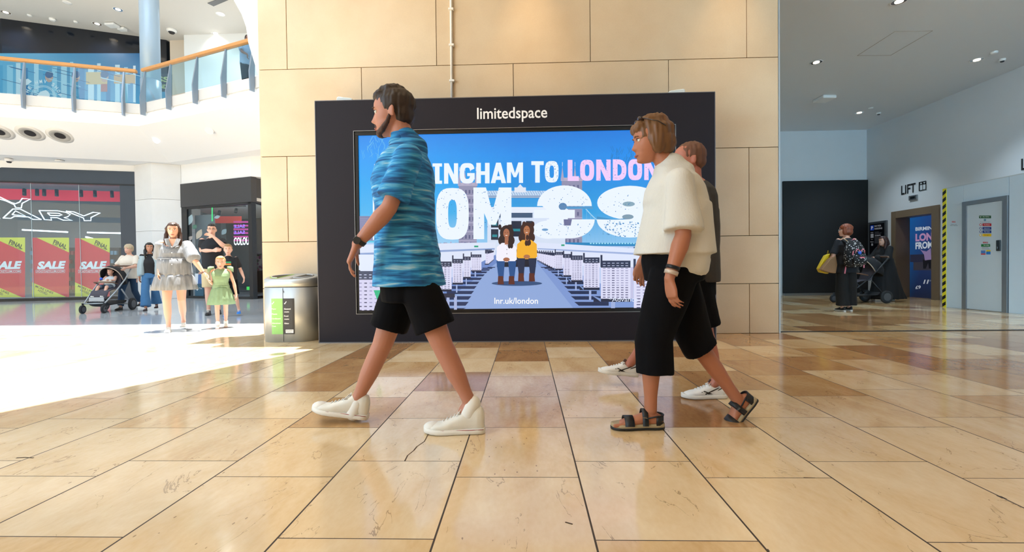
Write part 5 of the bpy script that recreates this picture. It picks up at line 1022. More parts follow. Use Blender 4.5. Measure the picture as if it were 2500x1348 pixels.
    # shoes
    for nm, hx, hy, pt, Yp in (('left', 1182, 1046, .02, Yc-.085), ('right', 896, 1032, -.17, Yc+.09)):
        h = P_(hx, hy, Yp); h.z = .0 if nm == 'left' else .012
        T, Y_, Z_, sole, up, k = shoe(root, h, (-1, 0, 0), .315, pitch=(0 if nm == 'left' else -.16), kind='high', name='shoe')
        tube_ = [T(x_, y_, .024) for x_, y_ in ((.0, -.030), (.06, -.038), (.13, -.041), (.19, -.050), (.24, -.048), (.275, -.030), (.291, 0), (.275, .030), (.24, .048), (.19, .050), (.13, .041), (.06, .038), (.0, .030))]
        MB().tube(tube_, .0016, 6).build('red_piping', mat('red_piping', 'a0323a', .5), sole)
        tc_ = MB(); tc_.ell(T(.248, 0, .030), (.044*k, .041*k, .024*k), Matrix((T(1, 0, 0)-T(0, 0, 0), T(0, 1, 0)-T(0, 0, 0), T(0, 0, 1)-T(0, 0, 0))).transposed() * (1/k), 18); tc_.build('toe_cap', mat('rubber_efece4', 'efece4', .5), up)
        an_ = aL if nm == 'left' else aR
        MB().cap(an_+V(.012, 0, .0), an_+V(-.01, 0, -.05), .043, .046, 16).build('sock', mat('white_sock', 'eeece6', .8), root)
man()
# ================================================================== THE WOMAN IN WHITE
def woman():
    f = V(-1, 0, 0); Yc = 2.47; s = .99; r = V(0, 1, 0)
    root = thing('person', 'woman in loose cream top, black culottes and black sandals walking left', 'person', (.78, Yc, 0))
    pel = P_(1650, 650, Yc); chest = P_(1652, 500, Yc); neck = P_(1632, 400, Yc); hd = P_(1590, 345, Yc)
    sL = P_(1660, 440, Yc-.165); sR = P_(1640, 445, Yc+.165); eL = P_(1668, 575, Yc-.225); wL = P_(1634, 680, Yc-.235); eR = P_(1606, 570, Yc+.20); wR = P_(1566, 640, Yc+.20)
    hL = P_(1652, 655, Yc-.09); hR = P_(1652, 655, Yc+.09); kL = P_(1590, 830, Yc-.08); aL = P_(1588, 975, Yc-.06); aL.z = .098; kR = P_(1695, 830, Yc+.08); aR = P_(1800, 975, Yc+.08)
    m = head_mat(hd, (-1, 0, 0), .99, (-.12, 0, 1)); b = MB(); torso(b, f, pel, chest, neck, s, sh_w=.155, hip_w=.17, waist=.14); head(b, m, nose=.95, jaw=.95); b.cap(neck-V(0, 0, .03), m @ V(0, -.035, .04), .054, .047, 16)
    arm(b, sL, eL, wL, .97, 1.1); arm(b, sR, eR, wR, .95); leg(b, hL, kL, aL, s, 1.0); leg(b, hR, kR, aR, s, 1.0)
    hand(b, wL, (.12, -.05, -1), (.85, .3, 0), 1, 1.0, .42, .09); hand(b, wR, (-.2, 0, -1), (0, -1, 0), 1, .95, .45)
    foot(b, aL, (-1, -.0, 0), 1.02, h=.082, toes=1); foot(b, aR, (-.62, 0, -.75), 1.0, up=(-.75, 0, .62), h=.07, toes=1)
    body = b.flesh('body', mat('tanned_skin', 'b07255', .5, var=.05, vscale=8, spec=.4), root, .0055, 3); face_parts(root, m, '7a5a3c', 'a8605a')
    cloth = mat('cream_knit', 'd6d4cc', .85, bump=.25, bscale=160, stretch=(1, 1, .3)); b = MB(); torso(b, f, pel, chest, neck-V(0, 0, .006), s, 1.18, 1.42, sh_w=.162, waist=.165); hem = P_(1646, 622, Yc)
    b.loft([(hem, r, f, .215, .215), (hem.lerp(chest, .4), r, f, .205, .198), (chest, r, f, .19, .17)], 26, pw=2.2)
    for sh, el, t in ((sL, eL, .92), (sR, eR, .92)):
        x, y, d = frame(el-sh, (1, 0, 0)); b.loft([(sh-d*.03, x, y, .045, .045), (sh, x, y, .066, .068), (sh.lerp(el, .45), x, y, .070, .080), (sh.lerp(el, t), x, y, .080, .098)], 20)
    b.cap(sL, sR, .068, .068, 16); b.cap(neck+V(.03,0,-.06), neck+V(.01,0,-.02), .105, .080, 16)
    b.flesh('top', cloth, root, .008, 6, folds(.012, 4, .004, 12, (1, 1, .5)))
    b = MB(); bk = mat('black_crepe', '0a0a0e', .9, spec=.15); b.loft([(hem+V(0, 0, .08), r, f, .185, .15), (hem+V(0, 0, -.03), r, f, .19, .165), (hem+V(0, 0, -.14), r, f, .17, .15)], 24)
    q = lambda a, c_, t: a.lerp(c_, t)
    b.loft([(hL, V(1, 0, 0), r, .13, .10), (q(hL, kL, .5), V(1, 0, 0), r, .118, .10), (kL+V(.01, 0, 0), V(1, 0, 0), r, .098, .095), (q(kL, aL, .48)+V(.02, 0, 0), V(1, 0, 0), r, .098, .095)], 22)
    x, y, d = frame(kR-hR, (0, 1, 0)); x2, y2, d2 = frame(aR-kR, (0, 1, 0)); b.loft([(hR, x, y, .10, .13), (q(hR, kR, .5), x, y, .105, .125), (q(hR, kR, .9), x, y, .10, .10), (q(kR, aR, .08), x2, y2, .095, .095), (q(kR, aR, .18), x2, y2, .092, .098)], 22)
    b.flesh('culottes', bk, root, .009, 4, folds(.013, 5, .004, 14, (1.5, 1.5, .3)))
    hb = MB(); r3 = m.to_3x3(); hb.ell(m @ V(0, -.020, .152), (.088, .112, .092), r3); hb.ell(m @ V(0, -.06, .095), (.082, .068, .085), r3); hb.ell(m @ V(-.066, -.015, .10), (.026, .045, .075), r3); hb.ell(m @ V(.066, -.015, .10), (.026, .045, .075), r3); hb.ell(m @ V(0, .055, .190), (.064, .050, .034), r3 @ Matrix.Rotation(-.35, 3, 'X')); hb.ell(m @ V(0, -.02, .215), (.07, .085, .04), r3)
    hb.flesh('hair', mat('light_brown_hair', '6e4a2a', .5, var=.35, vscale=30, stretch=(1, 1, .2)), root, .006, 3, strands(.008, 60))
    sg = MB(); 
    for sx in (-1, 1):
        sg.ell(m @ V(sx*.034, .052, .226), (.028, .010, .019), r3 @ Matrix.Rotation(-.9, 3, 'X'), 14); sg.tube([m @ V(sx*.062, .045, .222), m @ V(sx*.088, -.02, .19), m @ V(sx*.088, -.06, .16)], .003, 6)
    sg.tube([m @ V(-.008, .056, .230), m @ V(.008, .056, .230)], .003, 6); tag(sg.build('sunglasses', mat('tortoise_lens', '3a2a22', .15)), 'sunglasses pushed up on the hair of the woman in cream', 'sunglasses')
    wv = (wL-eL).normalized(); x, y, d = frame(wv)
    for k, (dd, c_, w_) in enumerate(((-.03, 'c9b8a8', .010), (-.055, '1b1c22', .009))):
        o = MB().loft([(wL+wv*dd-d*w_, x, y, .034, .034), (wL+wv*dd+d*w_, x, y, .033, .033)], 20, caps=False).build(('bracelet', 'watch_strap')[k], mat('band_'+c_, c_, .4, .3), root); o.modifiers.new('s', 'SOLIDIFY').thickness = .004
    # sandals
    lea = mat('black_leather', '17181c', .5, bump=.1, bscale=200)
    def sandal(an, d, up, h):
        d = Vector(d).normalized(); up = Vector(up); rt = d.cross(up).normalized(); up = rt.cross(d); bse = Vector(an)-up*h; P = lambda x, y, z: bse+d*x+rt*y+up*z
        prof = [(-.070, .016), (-.062, .028), (-.03, .036), (.03, .036), (.08, .041), (.12, .048), (.16, .048), (.19, .038), (.205, .022), (.21, .008)]
        so = MB().loft([(P(x, 0, -.004), rt, up, w, .008) for x, w in prof], 18, pw=4).build('sandal_outsole', lea, root, label='black outsole')
        MB().loft([(P(x*.99, 0, -.013+.021), rt, up, w*.98, .012) for x, w in prof], 18, pw=4).build('sandal_midsole', mat('beige_midsole', 'a99878', .6), so)
        def strap(x, hgt, w, lean=0, hh=.042):
            pts = [P(x+lean*.5*(1-math.cos(a)), hh*math.cos(a)*1.0, .012+hgt*math.sin(a)) for a in [math.pi*k/12 for k in range(13)]]; q_ = MB()
            for a_, c_ in zip(pts, pts[1:]): q_.bar(a_, c_, w, .006, up=tuple(up.lerp(rt, .01))) if False else None
            q_.v = []; n_ = len(pts)
            vs = []
            cen = P(x, 0, .01)
            for p in pts:
                o_ = (p-cen).normalized()*.004; vs += [p-d*(w/2), p+d*(w/2), p+d*(w/2)+o_, p-d*(w/2)+o_]
            fs = []
            for k in range(n_-1):
                for j in range(4): fs.append((k*4+j, k*4+(j+1) % 4, k*4+4+(j+1) % 4, k*4+4+j))
            return q_.add(vs, fs, None, True).build('strap', lea, so, fix=True)
        strap(.118, .040, .048, 0, .047); strap(.035, .078, .030, .0, .040)
        ht = MB(); pts = [P(-.062+.10*(1-math.cos(a))*.5*2 if False else -.030-.036*math.sin(a), .036*math.cos(a), .062) for a in [math.pi*k/10 for k in range(11)]]
        pts = [P(.03, .038, .050)]+pts+[P(.03, -.038, .050)]; hs = MB().tube(pts, .004, 6); hs.v = [v+up*0 for v in hs.v]; hs.build('heel_strap', lea, so)
        hc = MB(); vs = []; 
        for z in (.012, .060):
            for k in range(9): a = math.pi*k/8; vs.append(P(-.022-.046*math.sin(a), .036*math.cos(a), z))
        hc.add(vs, [(k, k+1, k+10, k+9) for k in range(8)], None, True); hc.build('heel_counter', lea, so).modifiers.new('s', 'SOLIDIFY').thickness = .004
        MB().bar(P(.03, -.046, .058), P(.05, -.044, .060), .016, .003).build('buckle', mat('buckle', '8a8a86', .3, .8), so)
    sandal(aL, (-1, 0, 0), (0, 0, 1), .082*1.02); sandal(aR, (-.62, 0, -.75), (-.75, 0, .62), .074)
woman()
# ================================================================== THE PERSON HALF HIDDEN BEHIND HER
def third():
    f = V(-1, 0, 0); Yc = 3.02; s = .98; r = V(0, 1, 0)
    root = thing('person', 'person in dark grey T-shirt, shorts and white trainers behind the woman in cream', 'person', (1.08, Yc, 0))
    pel = P_(1690, 650, Yc); chest = P_(1692, 515, Yc); neck = P_(1692, 435, Yc); hd = P_(1680, 392, Yc)
    sL = P_(1700, 466, Yc-.16); sR = P_(1690, 466, Yc+.16); eL = P_(1716, 560, Yc-.20); wL = P_(1708, 640, Yc-.2); eR = P_(1668, 560, Yc+.2); wR = P_(1630, 620, Yc+.2)
    hL = P_(1690, 665, Yc-.09); hR = P_(1690, 665, Yc+.09); kL = P_(1722, 810, Yc-.06); aL = P_(1752, 925, Yc-.04); kR = P_(1610, 790, Yc+.10); aR = P_(1540, 885, Yc+.30)
    m = head_mat(hd, (-1, 0, 0), .97, (-.06, 0, 1)); b = MB(); torso(b, f, pel, chest, neck, s); head(b, m); b.cap(neck-V(0, 0, .03), m @ V(0, -.03, .04), .054, .05, 14)
    arm(b, sL, eL, wL, .97); arm(b, sR, eR, wR, .97); leg(b, hL, kL, aL, s); leg(b, hR, kR, aR, s); hand(b, wL, (-.1, 0, -1), (0, 1, 0), 1, 1, .4); hand(b, wR, (-.2, 0, -1), (0, -1, 0), 1, 1, .4)
    for a_ in (aL, aR): b.cap(a_, a_+V(-.03, 0, -.04), .034, .03, 12)
    b.flesh('body', mat('ruddy_skin', 'b5705a', .5, var=.05, vscale=8), root, .007, 3); face_parts(root, m)
    b = MB(); torso(b, f, pel, chest, neck-V(0, 0, .012), s, 1.1, 1.3, waist=.15); hem = P_(1690, 688, Yc); b.loft([(hem, r, f, .19, .165), (chest, r, f, .18, .145)], 24, pw=2.2)
    for sh, el in ((sL, eL), (sR, eR)): x, y, d = frame(el-sh, (1, 0, 0)); b.loft([(sh-d*.03, x, y, .05, .05), (sh, x, y, .065, .068), (sh.lerp(el, .75), x, y, .066, .074)], 18)
    b.flesh('shirt', mat('charcoal_jersey', '3a3838', .85), root, .009, 4, folds(.008, 5, .003, 14))
    b = MB(); b.loft([(hem+V(0, 0, .06), r, f, .17, .14), (hem+V(0, 0, -.08), r, f, .165, .14)], 20)
    for h_, k_ in ((hL, kL), (hR, kR)): x, y, d = frame(k_-h_, (0, 1, 0)); b.loft([(h_, x, y, .10, .11), (h_.lerp(k_, .9), x, y, .10, .105)], 20)
    b.flesh('shorts', mat('black_cotton', '0b0b0f', .9, spec=.15), root, .009, 4, folds(.008, 6, .003, 16))
    hb = MB(); r3 = m.to_3x3(); hb.ell(m @ V(0, -.022, .15), (.084, .104, .088), r3); hb.ell(m @ V(0, -.055, .10), (.075, .06, .06), r3); hb.flesh('hair', mat('auburn_hair', '6b4634', .6, var=.3, vscale=30), root, .007, 3, strands(.006, 60))
    h = P_(1772, 972, Yc-.04); h.z = 0
    for hh, pt in ((h, 0), (aR+V(.045, 0, -.105), -.12)):
        T, Y_, Z_, sole, up, k = shoe(root, hh, (-1, 0, 0), .285, pitch=pt, up_c='ecebe8', sole_c='e4e2dc', name='trainer', low=True)
        for sg in (-1, 1):
            mk = MB(); wd = lambda x: interp([(-.004, .016), (.03, .034), (.13, .037), (.18, .045), (.25, .043)], x)[0]+.003
            for q in ([(.05, .075), (.065, .075), (.16, .035), (.145, .032)], [(.10, .035), (.13, .033), (.165, .055), (.155, .057)], [(.135, .033), (.150, .032), (.178, .050), (.170, .052)], [(.015, .085), (.06, .065), (.07, .055), (.015, .075)]):
                mk.poly([T(x, sg*(wd(x)-.008*max(0, (z-.05)/.03)**2*.5), z) for x, z in q])
            mk.build('side_stripe', mat('trainer_black', '24201f', .5), up, fix=False)
        MB().box((-.012, -.004, -.012), (.012, .004, .012), Matrix.Translation(T(.10, 0, .108)) @ Matrix.Rotation(.6, 4, 'Y')).build('tongue_label', mat('tongue_label', '5a4038', .5), up)
third()
# ================================================================== PEOPLE FURTHER OFF
class Pose:
    def __init__(s, x, Y, H, f, ypx=760, z0=0, sw=1.):
        s.H = H; s.s = H/1.75; s.f = Vector((*f, 0)).normalized(); s.r = s.f.cross(Vector((0, 0, 1))); s.z0 = z0
        b = at(x, ypx, Y=Y); s.b = Vector((b.x, Y, z0)); k = s.s
        L = s.L; s.pel = L(0, 0, .52*H); s.chest = L(.01, 0, .70*H); s.neck = L(0, 0, .845*H); s.hd = L(.03*k, 0, .925*H)
        s.sh = {i: L(0, i*.165*k*sw, .805*H) for i in (-1, 1)}; s.el = {i: L(-.02, i*.215*k*sw, .635*H) for i in (-1, 1)}; s.wr = {i: L(.04, i*.225*k*sw, .49*H) for i in (-1, 1)}
        s.hp = {i: L(0, i*.085*k, .52*H) for i in (-1, 1)}; s.kn = {i: L(.05*i*.6, i*.085*k, .285*H) for i in (-1, 1)}; s.an = {i: L(.09*i*.9, i*.075*k, .05*H) for i in (-1, 1)}
        s.hd_d = {-1: V(0, 0, -1), 1: V(0, 0, -1)}; s.look = s.f
    def L(s, a, r, u): return s.b+s.f*a+s.r*r+Vector((0, 0, u))
def body(p, root, skin, vox=.009, g=1., hands=True, headup=(0, 0, 1), hip=.165, sw=.165, parts=True, brow='3a2a20', hs=1.):
    b = MB(); m = head_mat(p.hd, p.look, p.s**.5*hs, headup); torso(b, p.f, p.pel, p.chest, p.neck, p.s, g, g, hip_w=hip, sh_w=sw); head(b, m, 28, 28); b.cap(p.neck-V(0, 0, .03), m @ V(0, -.03, .04), .052*p.s, .048*p.s, 12)
    for i in (-1, 1):
        arm(b, p.sh[i], p.el[i], p.wr[i], p.s, g); leg(b, p.hp[i], p.kn[i], p.an[i], p.s, g, tuple(-p.f)); b.cap(p.an[i], p.an[i]+p.f*.03-V(0, 0, .03), .034*p.s, .03*p.s, 10)
        if hands: hand(b, p.wr[i], p.hd_d[i], -p.r*i+p.f*.2, 1 if i < 0 else -1, p.s, .45)
    b.flesh('body', skin, root, vox, 2)
    if parts: face_parts(root, m, brow)
    return m
def tee(p, root, m_, a=1.12, bb=1.25, t=.75, hem=.50, w=.18, d=.14, vox=.010, name='shirt', loose=.068, fw=0):
    b = MB(); torso(b, p.f, p.pel, p.chest, p.neck-V(0, 0, .012), p.s, a, bb, waist=.15); h = p.L(fw, 0, hem*p.H); b.loft([(h, p.r, p.f, w*p.s, d*p.s), (p.chest, p.r, p.f, .18*p.s, .135*p.s)], 22, pw=2.3)
    for i in (-1, 1):
        dd = p.el[i]-p.sh[i]; x, y, d_ = frame(dd, tuple(p.f)); e = p.sh[i].lerp(p.el[i], min(t, 1)); R_ = [(p.sh[i]-d_*.03, x, y, .045*p.s, .045*p.s), (p.sh[i], x, y, .06*p.s, .06*p.s), (e, x, y, loose*p.s, loose*p.s)]; b.loft(R_, 16)
        if t > 1: q = p.el[i].lerp(p.wr[i], t-1); b.cap(p.el[i], q, loose*p.s*.95, loose*p.s*.7, 14)
    return b.flesh(name, m_, root, vox, 4, folds(.008, 6, .003, 16))
def pants(p, root, m_, t=.95, w=.085, hem=.07, full=True, name='trousers', vox=.010):
    b = MB(); b.loft([(p.pel+V(0, 0, .05*p.s), p.r, p.f, .165*p.s, .118*p.s), (p.pel-V(0, 0, .08*p.s), p.r, p.f, .172*p.s, .13*p.s)], 20)
    for i in (-1, 1):
        x, y, d = frame(p.kn[i]-p.hp[i], tuple(p.f))
        if full: b.loft([(p.hp[i], x, y, .095*p.s, .10*p.s), (p.kn[i], x, y, w*p.s*.85, w*p.s*.85), (p.kn[i].lerp(p.an[i], t), x, y, hem*p.s, hem*p.s)], 16)
        else: b.loft([(p.hp[i], x, y, .095*p.s, .10*p.s), (p.hp[i].lerp(p.kn[i], t), x, y, hem*p.s, hem*p.s)], 16)
    return b.flesh(name, m_, root, vox, 3, folds(.008, 7, .003, 18, (1, 1, .5)))
def shoes(p, root, up='1a1a1c', so='20201f', L=.26, nm='shoe'):
    for i in (-1, 1):
        h = p.an[i]-p.f*(.055*p.s); h.z = p.z0; h = Vector((h.x, h.y, max(p.z0, p.an[i].z-.09*p.s-.01))); shoe(root, h, tuple(p.f), L*p.s, up_c=up, sole_c=so, name=nm, low=True)
def hairdo(m, root, m_, long_=0, vox=.008, fringe=True, vol=1., back=0):
    r3 = m.to_3x3(); b = MB(); b.ell(m @ V(0, -.02, .152), (.084*vol, .104*vol, .089*vol), r3); b.ell(m @ V(0, -.052, .10), (.077*vol, .064*vol, .07), r3)
    if fringe: b.ell(m @ V(0, .045, .198), (.058, .05, .03), r3 @ Matrix.Rotation(-.4, 3, 'X'))
    if long_:
        for sx in (-1, 1): b.tube([m @ V(sx*.045, .03, .19), m @ V(sx*.079, .015, .13), m @ V(sx*.084, .0, .05), m @ V(sx*.088, .03*(1-back), -.04), m @ V(sx*.085, .045*(1-back), -long_)], [.020, .024, .030, .030, .012], 10)
        b.tube([m @ V(0, -.08, .14), m @ V(0, -.10, .03), m @ V(0, -.085, -long_*.8)], [.06, .065, .03], 12)
    return b.flesh('hair', m_, root, vox, 3, strands(.006, 60))
fair = mat('pale_skin', 'd9a892', .5, var=.04, vscale=8)
# ---- woman in the grey dress
def dress_woman():
    p = Pose(428, 6.62, 1.60, (.5, -.86)); root = thing('person', 'woman in short grey tiered dress walking towards the camera holding a girl by the hand', 'person', p.b)
    g_h = at(507, 678, Y=6.62); p.el[1] = at(392, 632, Y=6.60); p.wr[1] = at(389, 664, Y=6.45); p.hd_d[1] = V(.1, -.3, -1); p.el[-1] = at(474, 634, Y=6.60); p.wr[-1] = at(497, 667, Y=6.62); p.hd_d[-1] = V(.75, 0, -.6)
    p.an[1] = p.L(.16, .06, .08); p.kn[1] = p.L(.12, .08, .45); p.an[-1] = p.L(-.18, -.075, .12); p.kn[-1] = p.L(.0, -.08, .45)
    m = body(p, root, fair, .007, 1.12, brow='3a2418', hs=1.02)
    hair = mat('dark_chestnut_hair', '3a231a', .5, var=.3, vscale=30, stretch=(1, 1, .2)); hairdo(m, root, hair, .14, .007)
    dm = bpy.data.materials.new('grey_crinkled_cotton'); dm.use_nodes = True; nt = dm.node_tree; bs = nt.nodes['Principled BSDF']; N = nt.nodes.new; L = nt.links.new
    tc = N('ShaderNodeTexCoord'); mp = N('ShaderNodeMapping'); mp.inputs['Scale'].default_value = (45, 45, 5); L(tc.outputs['Object'], mp.inputs[0]); n = N('ShaderNodeTexNoise'); n.inputs['Scale'].default_value = 1; L(mp.outputs[0], n.inputs[0]); rp = N('ShaderNodeValToRGB'); rp.color_ramp.elements[0].color = lin('7a7e85'); rp.color_ramp.elements[1].color = lin('8f9399'); rp.color_ramp.elements[0].position = .3; rp.color_ramp.elements[1].position = .7; L(n.outputs[0], rp.inputs[0]); L(rp.outputs[0], bs.inputs['Base Color']); bs.inputs['Roughness'].default_value = .9
    b = MB(); torso(b, p.f, p.pel, p.chest, p.neck-V(0, 0, .03), p.s, 1.12, 1.3, waist=.165, sh_w=.17)
    for i in (-1, 1):
        x, y, d = frame(p.el[i]-p.sh[i], tuple(p.f)); b.loft([(p.sh[i]-d*.02, x, y, .05, .05), (p.sh[i], x, y, .075, .075), (p.sh[i].lerp(p.el[i], .6), x, y, .092, .095), (p.sh[i].lerp(p.el[i], .95), x, y, .095, .098), (p.sh[i].lerp(p.el[i], 1.08), x, y, .055, .058)], 18)
    top = b.flesh('dress', dm, root, .009, 3, folds(.007, 8, .004, 22, (1.5, 1.5, .3)))
    md = lambda k, t: 1+.05*math.cos(t*13+k)*min(1, k/3)+.02*math.cos(t*29)
    z = lambda zz: p.L(.0, 0, zz)
    MB().loft([(z(1.06), p.r, p.f, .205, .165), (z(.98), p.r, p.f, .208, .175), (z(.86), p.r, p.f, .218, .185), (z(.80), p.r, p.f, .222, .19)], 60, mod=md).build('dress_skirt_tier', dm, top)
    MB().loft([(z(.825), p.r, p.f, .220, .188), (z(.79), p.r, p.f, .24, .205), (z(.69), p.r, p.f, .262, .225), (z(.60), p.r, p.f, .28, .24)], 72, mod=lambda k, t: 1+.06*math.cos(t*17+k*.4)*min(1, k/2)).build('dress_skirt_frill', dm, top)
    MB().tube([p.L(.185*math.cos(a), .205*math.sin(a), 1.06) for a in [math.pi*2*k/24 for k in range(25)]], .006, 6).build('waist_tie', dm, top)
    nk = p.neck; MB().prism([nk+p.f*.10+p.r*.055+V(0, 0, .0), nk+p.f*.125-V(0, 0, .13), nk+p.f*.10-p.r*.055+V(0, 0, .0)], p.f*.008).build('neckline_skin', fair, top)
    for s_ in (-1, 1): MB().prism([nk+p.f*.10+p.r*(s_*.05)+V(0, 0, .01), nk+p.f*.14-V(0, 0, .13), nk+p.f*.13+p.r*(s_*.07)-V(0, 0, .09), nk+p.f*.08+p.r*(s_*.10)-V(0, 0, .0)], p.f*.01).build('collar', dm, top)
    for k in range(4): MB().ell(p.L(.185+.01*(k > 1), 0, 1.23-.085*k), (.008, .006, .008), n=8).build('button', mat('dress_button', 'e8e8e8', .4), top)
    shoes(p, root, 'ecebe8', 'e4e4e2', .25, 'trainer')
    w = p.wr[-1]; x, y, d = frame(p.wr[-1]-p.el[-1]); MB().loft([(w-d*.02, x, y, .03, .03), (w, x, y, .029, .029)], 16, caps=False).build('watch_strap', mat('brown_strap', '6a4a3a', .5), root).modifiers.new('s', 'SOLIDIFY').thickness = .004
dress_woman()
def girl():
    p = Pose(541, 6.87, 1.11, (.5, -.86)); root = thing('person', 'small fair-haired girl in a pale green dress holding the hand of the woman in grey', 'person', p.b)
    p.el[1] = at(519, 693, Y=6.83); p.wr[1] = at(511, 687, Y=6.72); p.hd_d[1] = V(-.5, 0, .6); p.el[-1] = p.L(.0, -.17, .68); p.wr[-1] = p.L(.03, -.20, .50)
    p.hd = p.L(.02, 0, 1.0); m = body(p, root, fair, .007, 1.0, brow='a08060', hs=1.05)
    hairdo(m, root, mat('fair_hair', 'b08a5c', .5, var=.25, vscale=30, stretch=(1, 1, .2)), .0, .007)
    gm = mat('pale_green_cotton', '829c78', .85, var=.12, vscale=22); b = MB(); torso(b, p.f, p.pel, p.chest, p.neck-V(0, 0, .02), p.s, 1.15, 1.35)
    top = b.flesh('dress', gm, root, .007, 3, folds(.004, 12, .003, 30))
    for i in (-1, 1):
        MB().loft([(p.sh[i]+V(0, 0, .03)-p.r*i*.02, p.f, V(0, 0, 1), .03, .02), (p.sh[i]+V(0, 0, .02)+p.r*i*.03, p.f, V(0, 0, 1), .06, .035), (p.sh[i]+V(0, 0, .0)+p.r*i*.06, p.f, V(0, 0, 1), .07, .04)], 24, mod=lambda k, t: 1+.1*math.cos(t*9)*k/2).build('shoulder_frill', gm, top)
    MB().loft([(p.L(0, 0, .64), p.r, p.f, .105, .09), (p.L(0, 0, .58), p.r, p.f, .13, .11), (p.L(0, 0, .46), p.r, p.f, .165, .14), (p.L(0, 0, .36), p.r, p.f, .185, .16)], 60, mod=lambda k, t: 1+.06*math.cos(t*14+k*.3)*min(1, k/2)).build('skirt', gm, top)
    MB().tube([p.L(.095*math.cos(a), .11*math.sin(a), .64) for a in [math.pi*2*k/24 for k in range(25)]], .008, 6).build('waist_tie', gm, top)
    for i in (-1, 1): MB().cap(p.an[i]-V(0, 0, .0), p.an[i]+V(0, 0, .03), .03, .03, 12).build('sock', mat('white_sock', 'eeece6', .8), root)
    shoes(p, root, 'e6e0d8', 'd8b0a0', .26, 'shoe')
girl()
def tall_man():
    p = Pose(522, 9.1, 1.86, (.5, -.86)); root = thing('person', 'tall man in black polo shirt and beige shorts with one hand at his mouth', 'person', p.b)
    p.el[1] = at(492, 612, Y=9.0); p.wr[1] = at(520, 612, Y=8.82); p.hd_d[1] = V(1, -.1, .1); p.el[-1] = at(548, 603, Y=8.95); p.wr[-1] = at(520, 577, Y=8.86); p.hd_d[-1] = V(-.8, 0, .35)
    m = body(p, root, fair, .010, 1.08, brow='1f1612'); hairdo(m, root, mat('near_black_hair', '1f1714', .5, var=.3, vscale=30), 0, .009)
    gl = MB()
    for sx in (-1, 1): gl.tube([m @ V(sx*(.031+.02*math.cos(a)), .098, .117+.015*math.sin(a)) for a in [2*math.pi*k/10 for k in range(11)]], .0022, 5); gl.tube([m @ V(sx*.05, .094, .12), m @ V(sx*.077, .04, .12), m @ V(sx*.079, -.01, .118)], .002, 5)
    gl.build('glasses', mat('dark_glasses', '221a1a', .3), root)
    tee(p, root, mat('black_polo', '15161c', .8), t=.72, hem=.50); pants(p, root, mat('beige_cotton', 'c9b68e', .8), t=.95, hem=.10, full=False, name='shorts'); shoes(p, root, '23232a', '1a1a1c', .29)
tall_man()
def boy():
    p = Pose(560, 8.75, 1.40, (.5, -.86)); root = thing('person', 'boy with cropped fair hair in black T-shirt with small green print and blue shoes', 'person', p.b)
    p.an[-1] = at(583, 756, Y=8.8); p.an[-1].z = .12; p.kn[-1] = p.L(.06, -.11, .40); p.el[-1] = p.L(-.05, -.20, .90); p.wr[-1] = p.L(.05, -.26, .74)
    m = body(p, root, fair, .009, brow='8a6a4a', hs=1.02); hairdo(m, root, mat('cropped_fair_hair', '9a7650', .6, var=.25, vscale=30), 0, .009)
    tee(p, root, mat('black_polo', '15161c', .8), t=.8, hem=.48); pants(p, root, mat('black_cotton', '0b0b0f', .9, spec=.15), t=.95, hem=.095, full=False, name='shorts')
    pr = MB(); q = lambda a, c: p.L(.172, a, c)
    for k, c in enumerate(('2f8a5a', '3aa068', 'c8403a', 'd8b040')): pr.poly([q(.055, 1.045-.018*k), q(-.055, 1.045-.018*k), q(-.055, 1.06-.018*k), q(.055, 1.06-.018*k)], c)
    pr.build('chest_print', artmat('shirt_print', 0), root, fix=False); shoes(p, root, '1c6fd0', '2a8ae0', .27)
boy()
def pram_woman():
    p = Pose(319, 10.65, 1.55, (.15, -1), 755); root = thing('person', 'woman with short grey-blonde hair in cream T-shirt and jeans pushing the pushchair', 'person', p.b)
    for i in (-1, 1): p.el[i] = p.L(.12, i*.21, 1.02); p.wr[i] = p.L(.38, i*.17, .98); p.hd_d[i] = p.f*.8-V(0, 0, .4)
    p.an[1] = p.L(.22, .07, .08); p.kn[1] = p.L(.16, .08, .44); p.an[-1] = p.L(-.24, -.07, .14); p.kn[-1] = p.L(-.03, -.08, .43)
    m = body(p, root, fair, .010, 1.12, brow='8a7a6a'); hairdo(m, root, mat('grey_blonde_hair', 'b7a68c', .6, var=.25, vscale=30), 0, .009, vol=1.12)
    tee(p, root, mat('cream_jersey', 'dcd2c4', .85), 1.2, 1.4, .85, .47, .20, .17); pants(p, root, mat('dark_denim', '24405e', .85, var=.15, vscale=14)); shoes(p, root, '1c1c20', '151517', .25)
pram_woman()
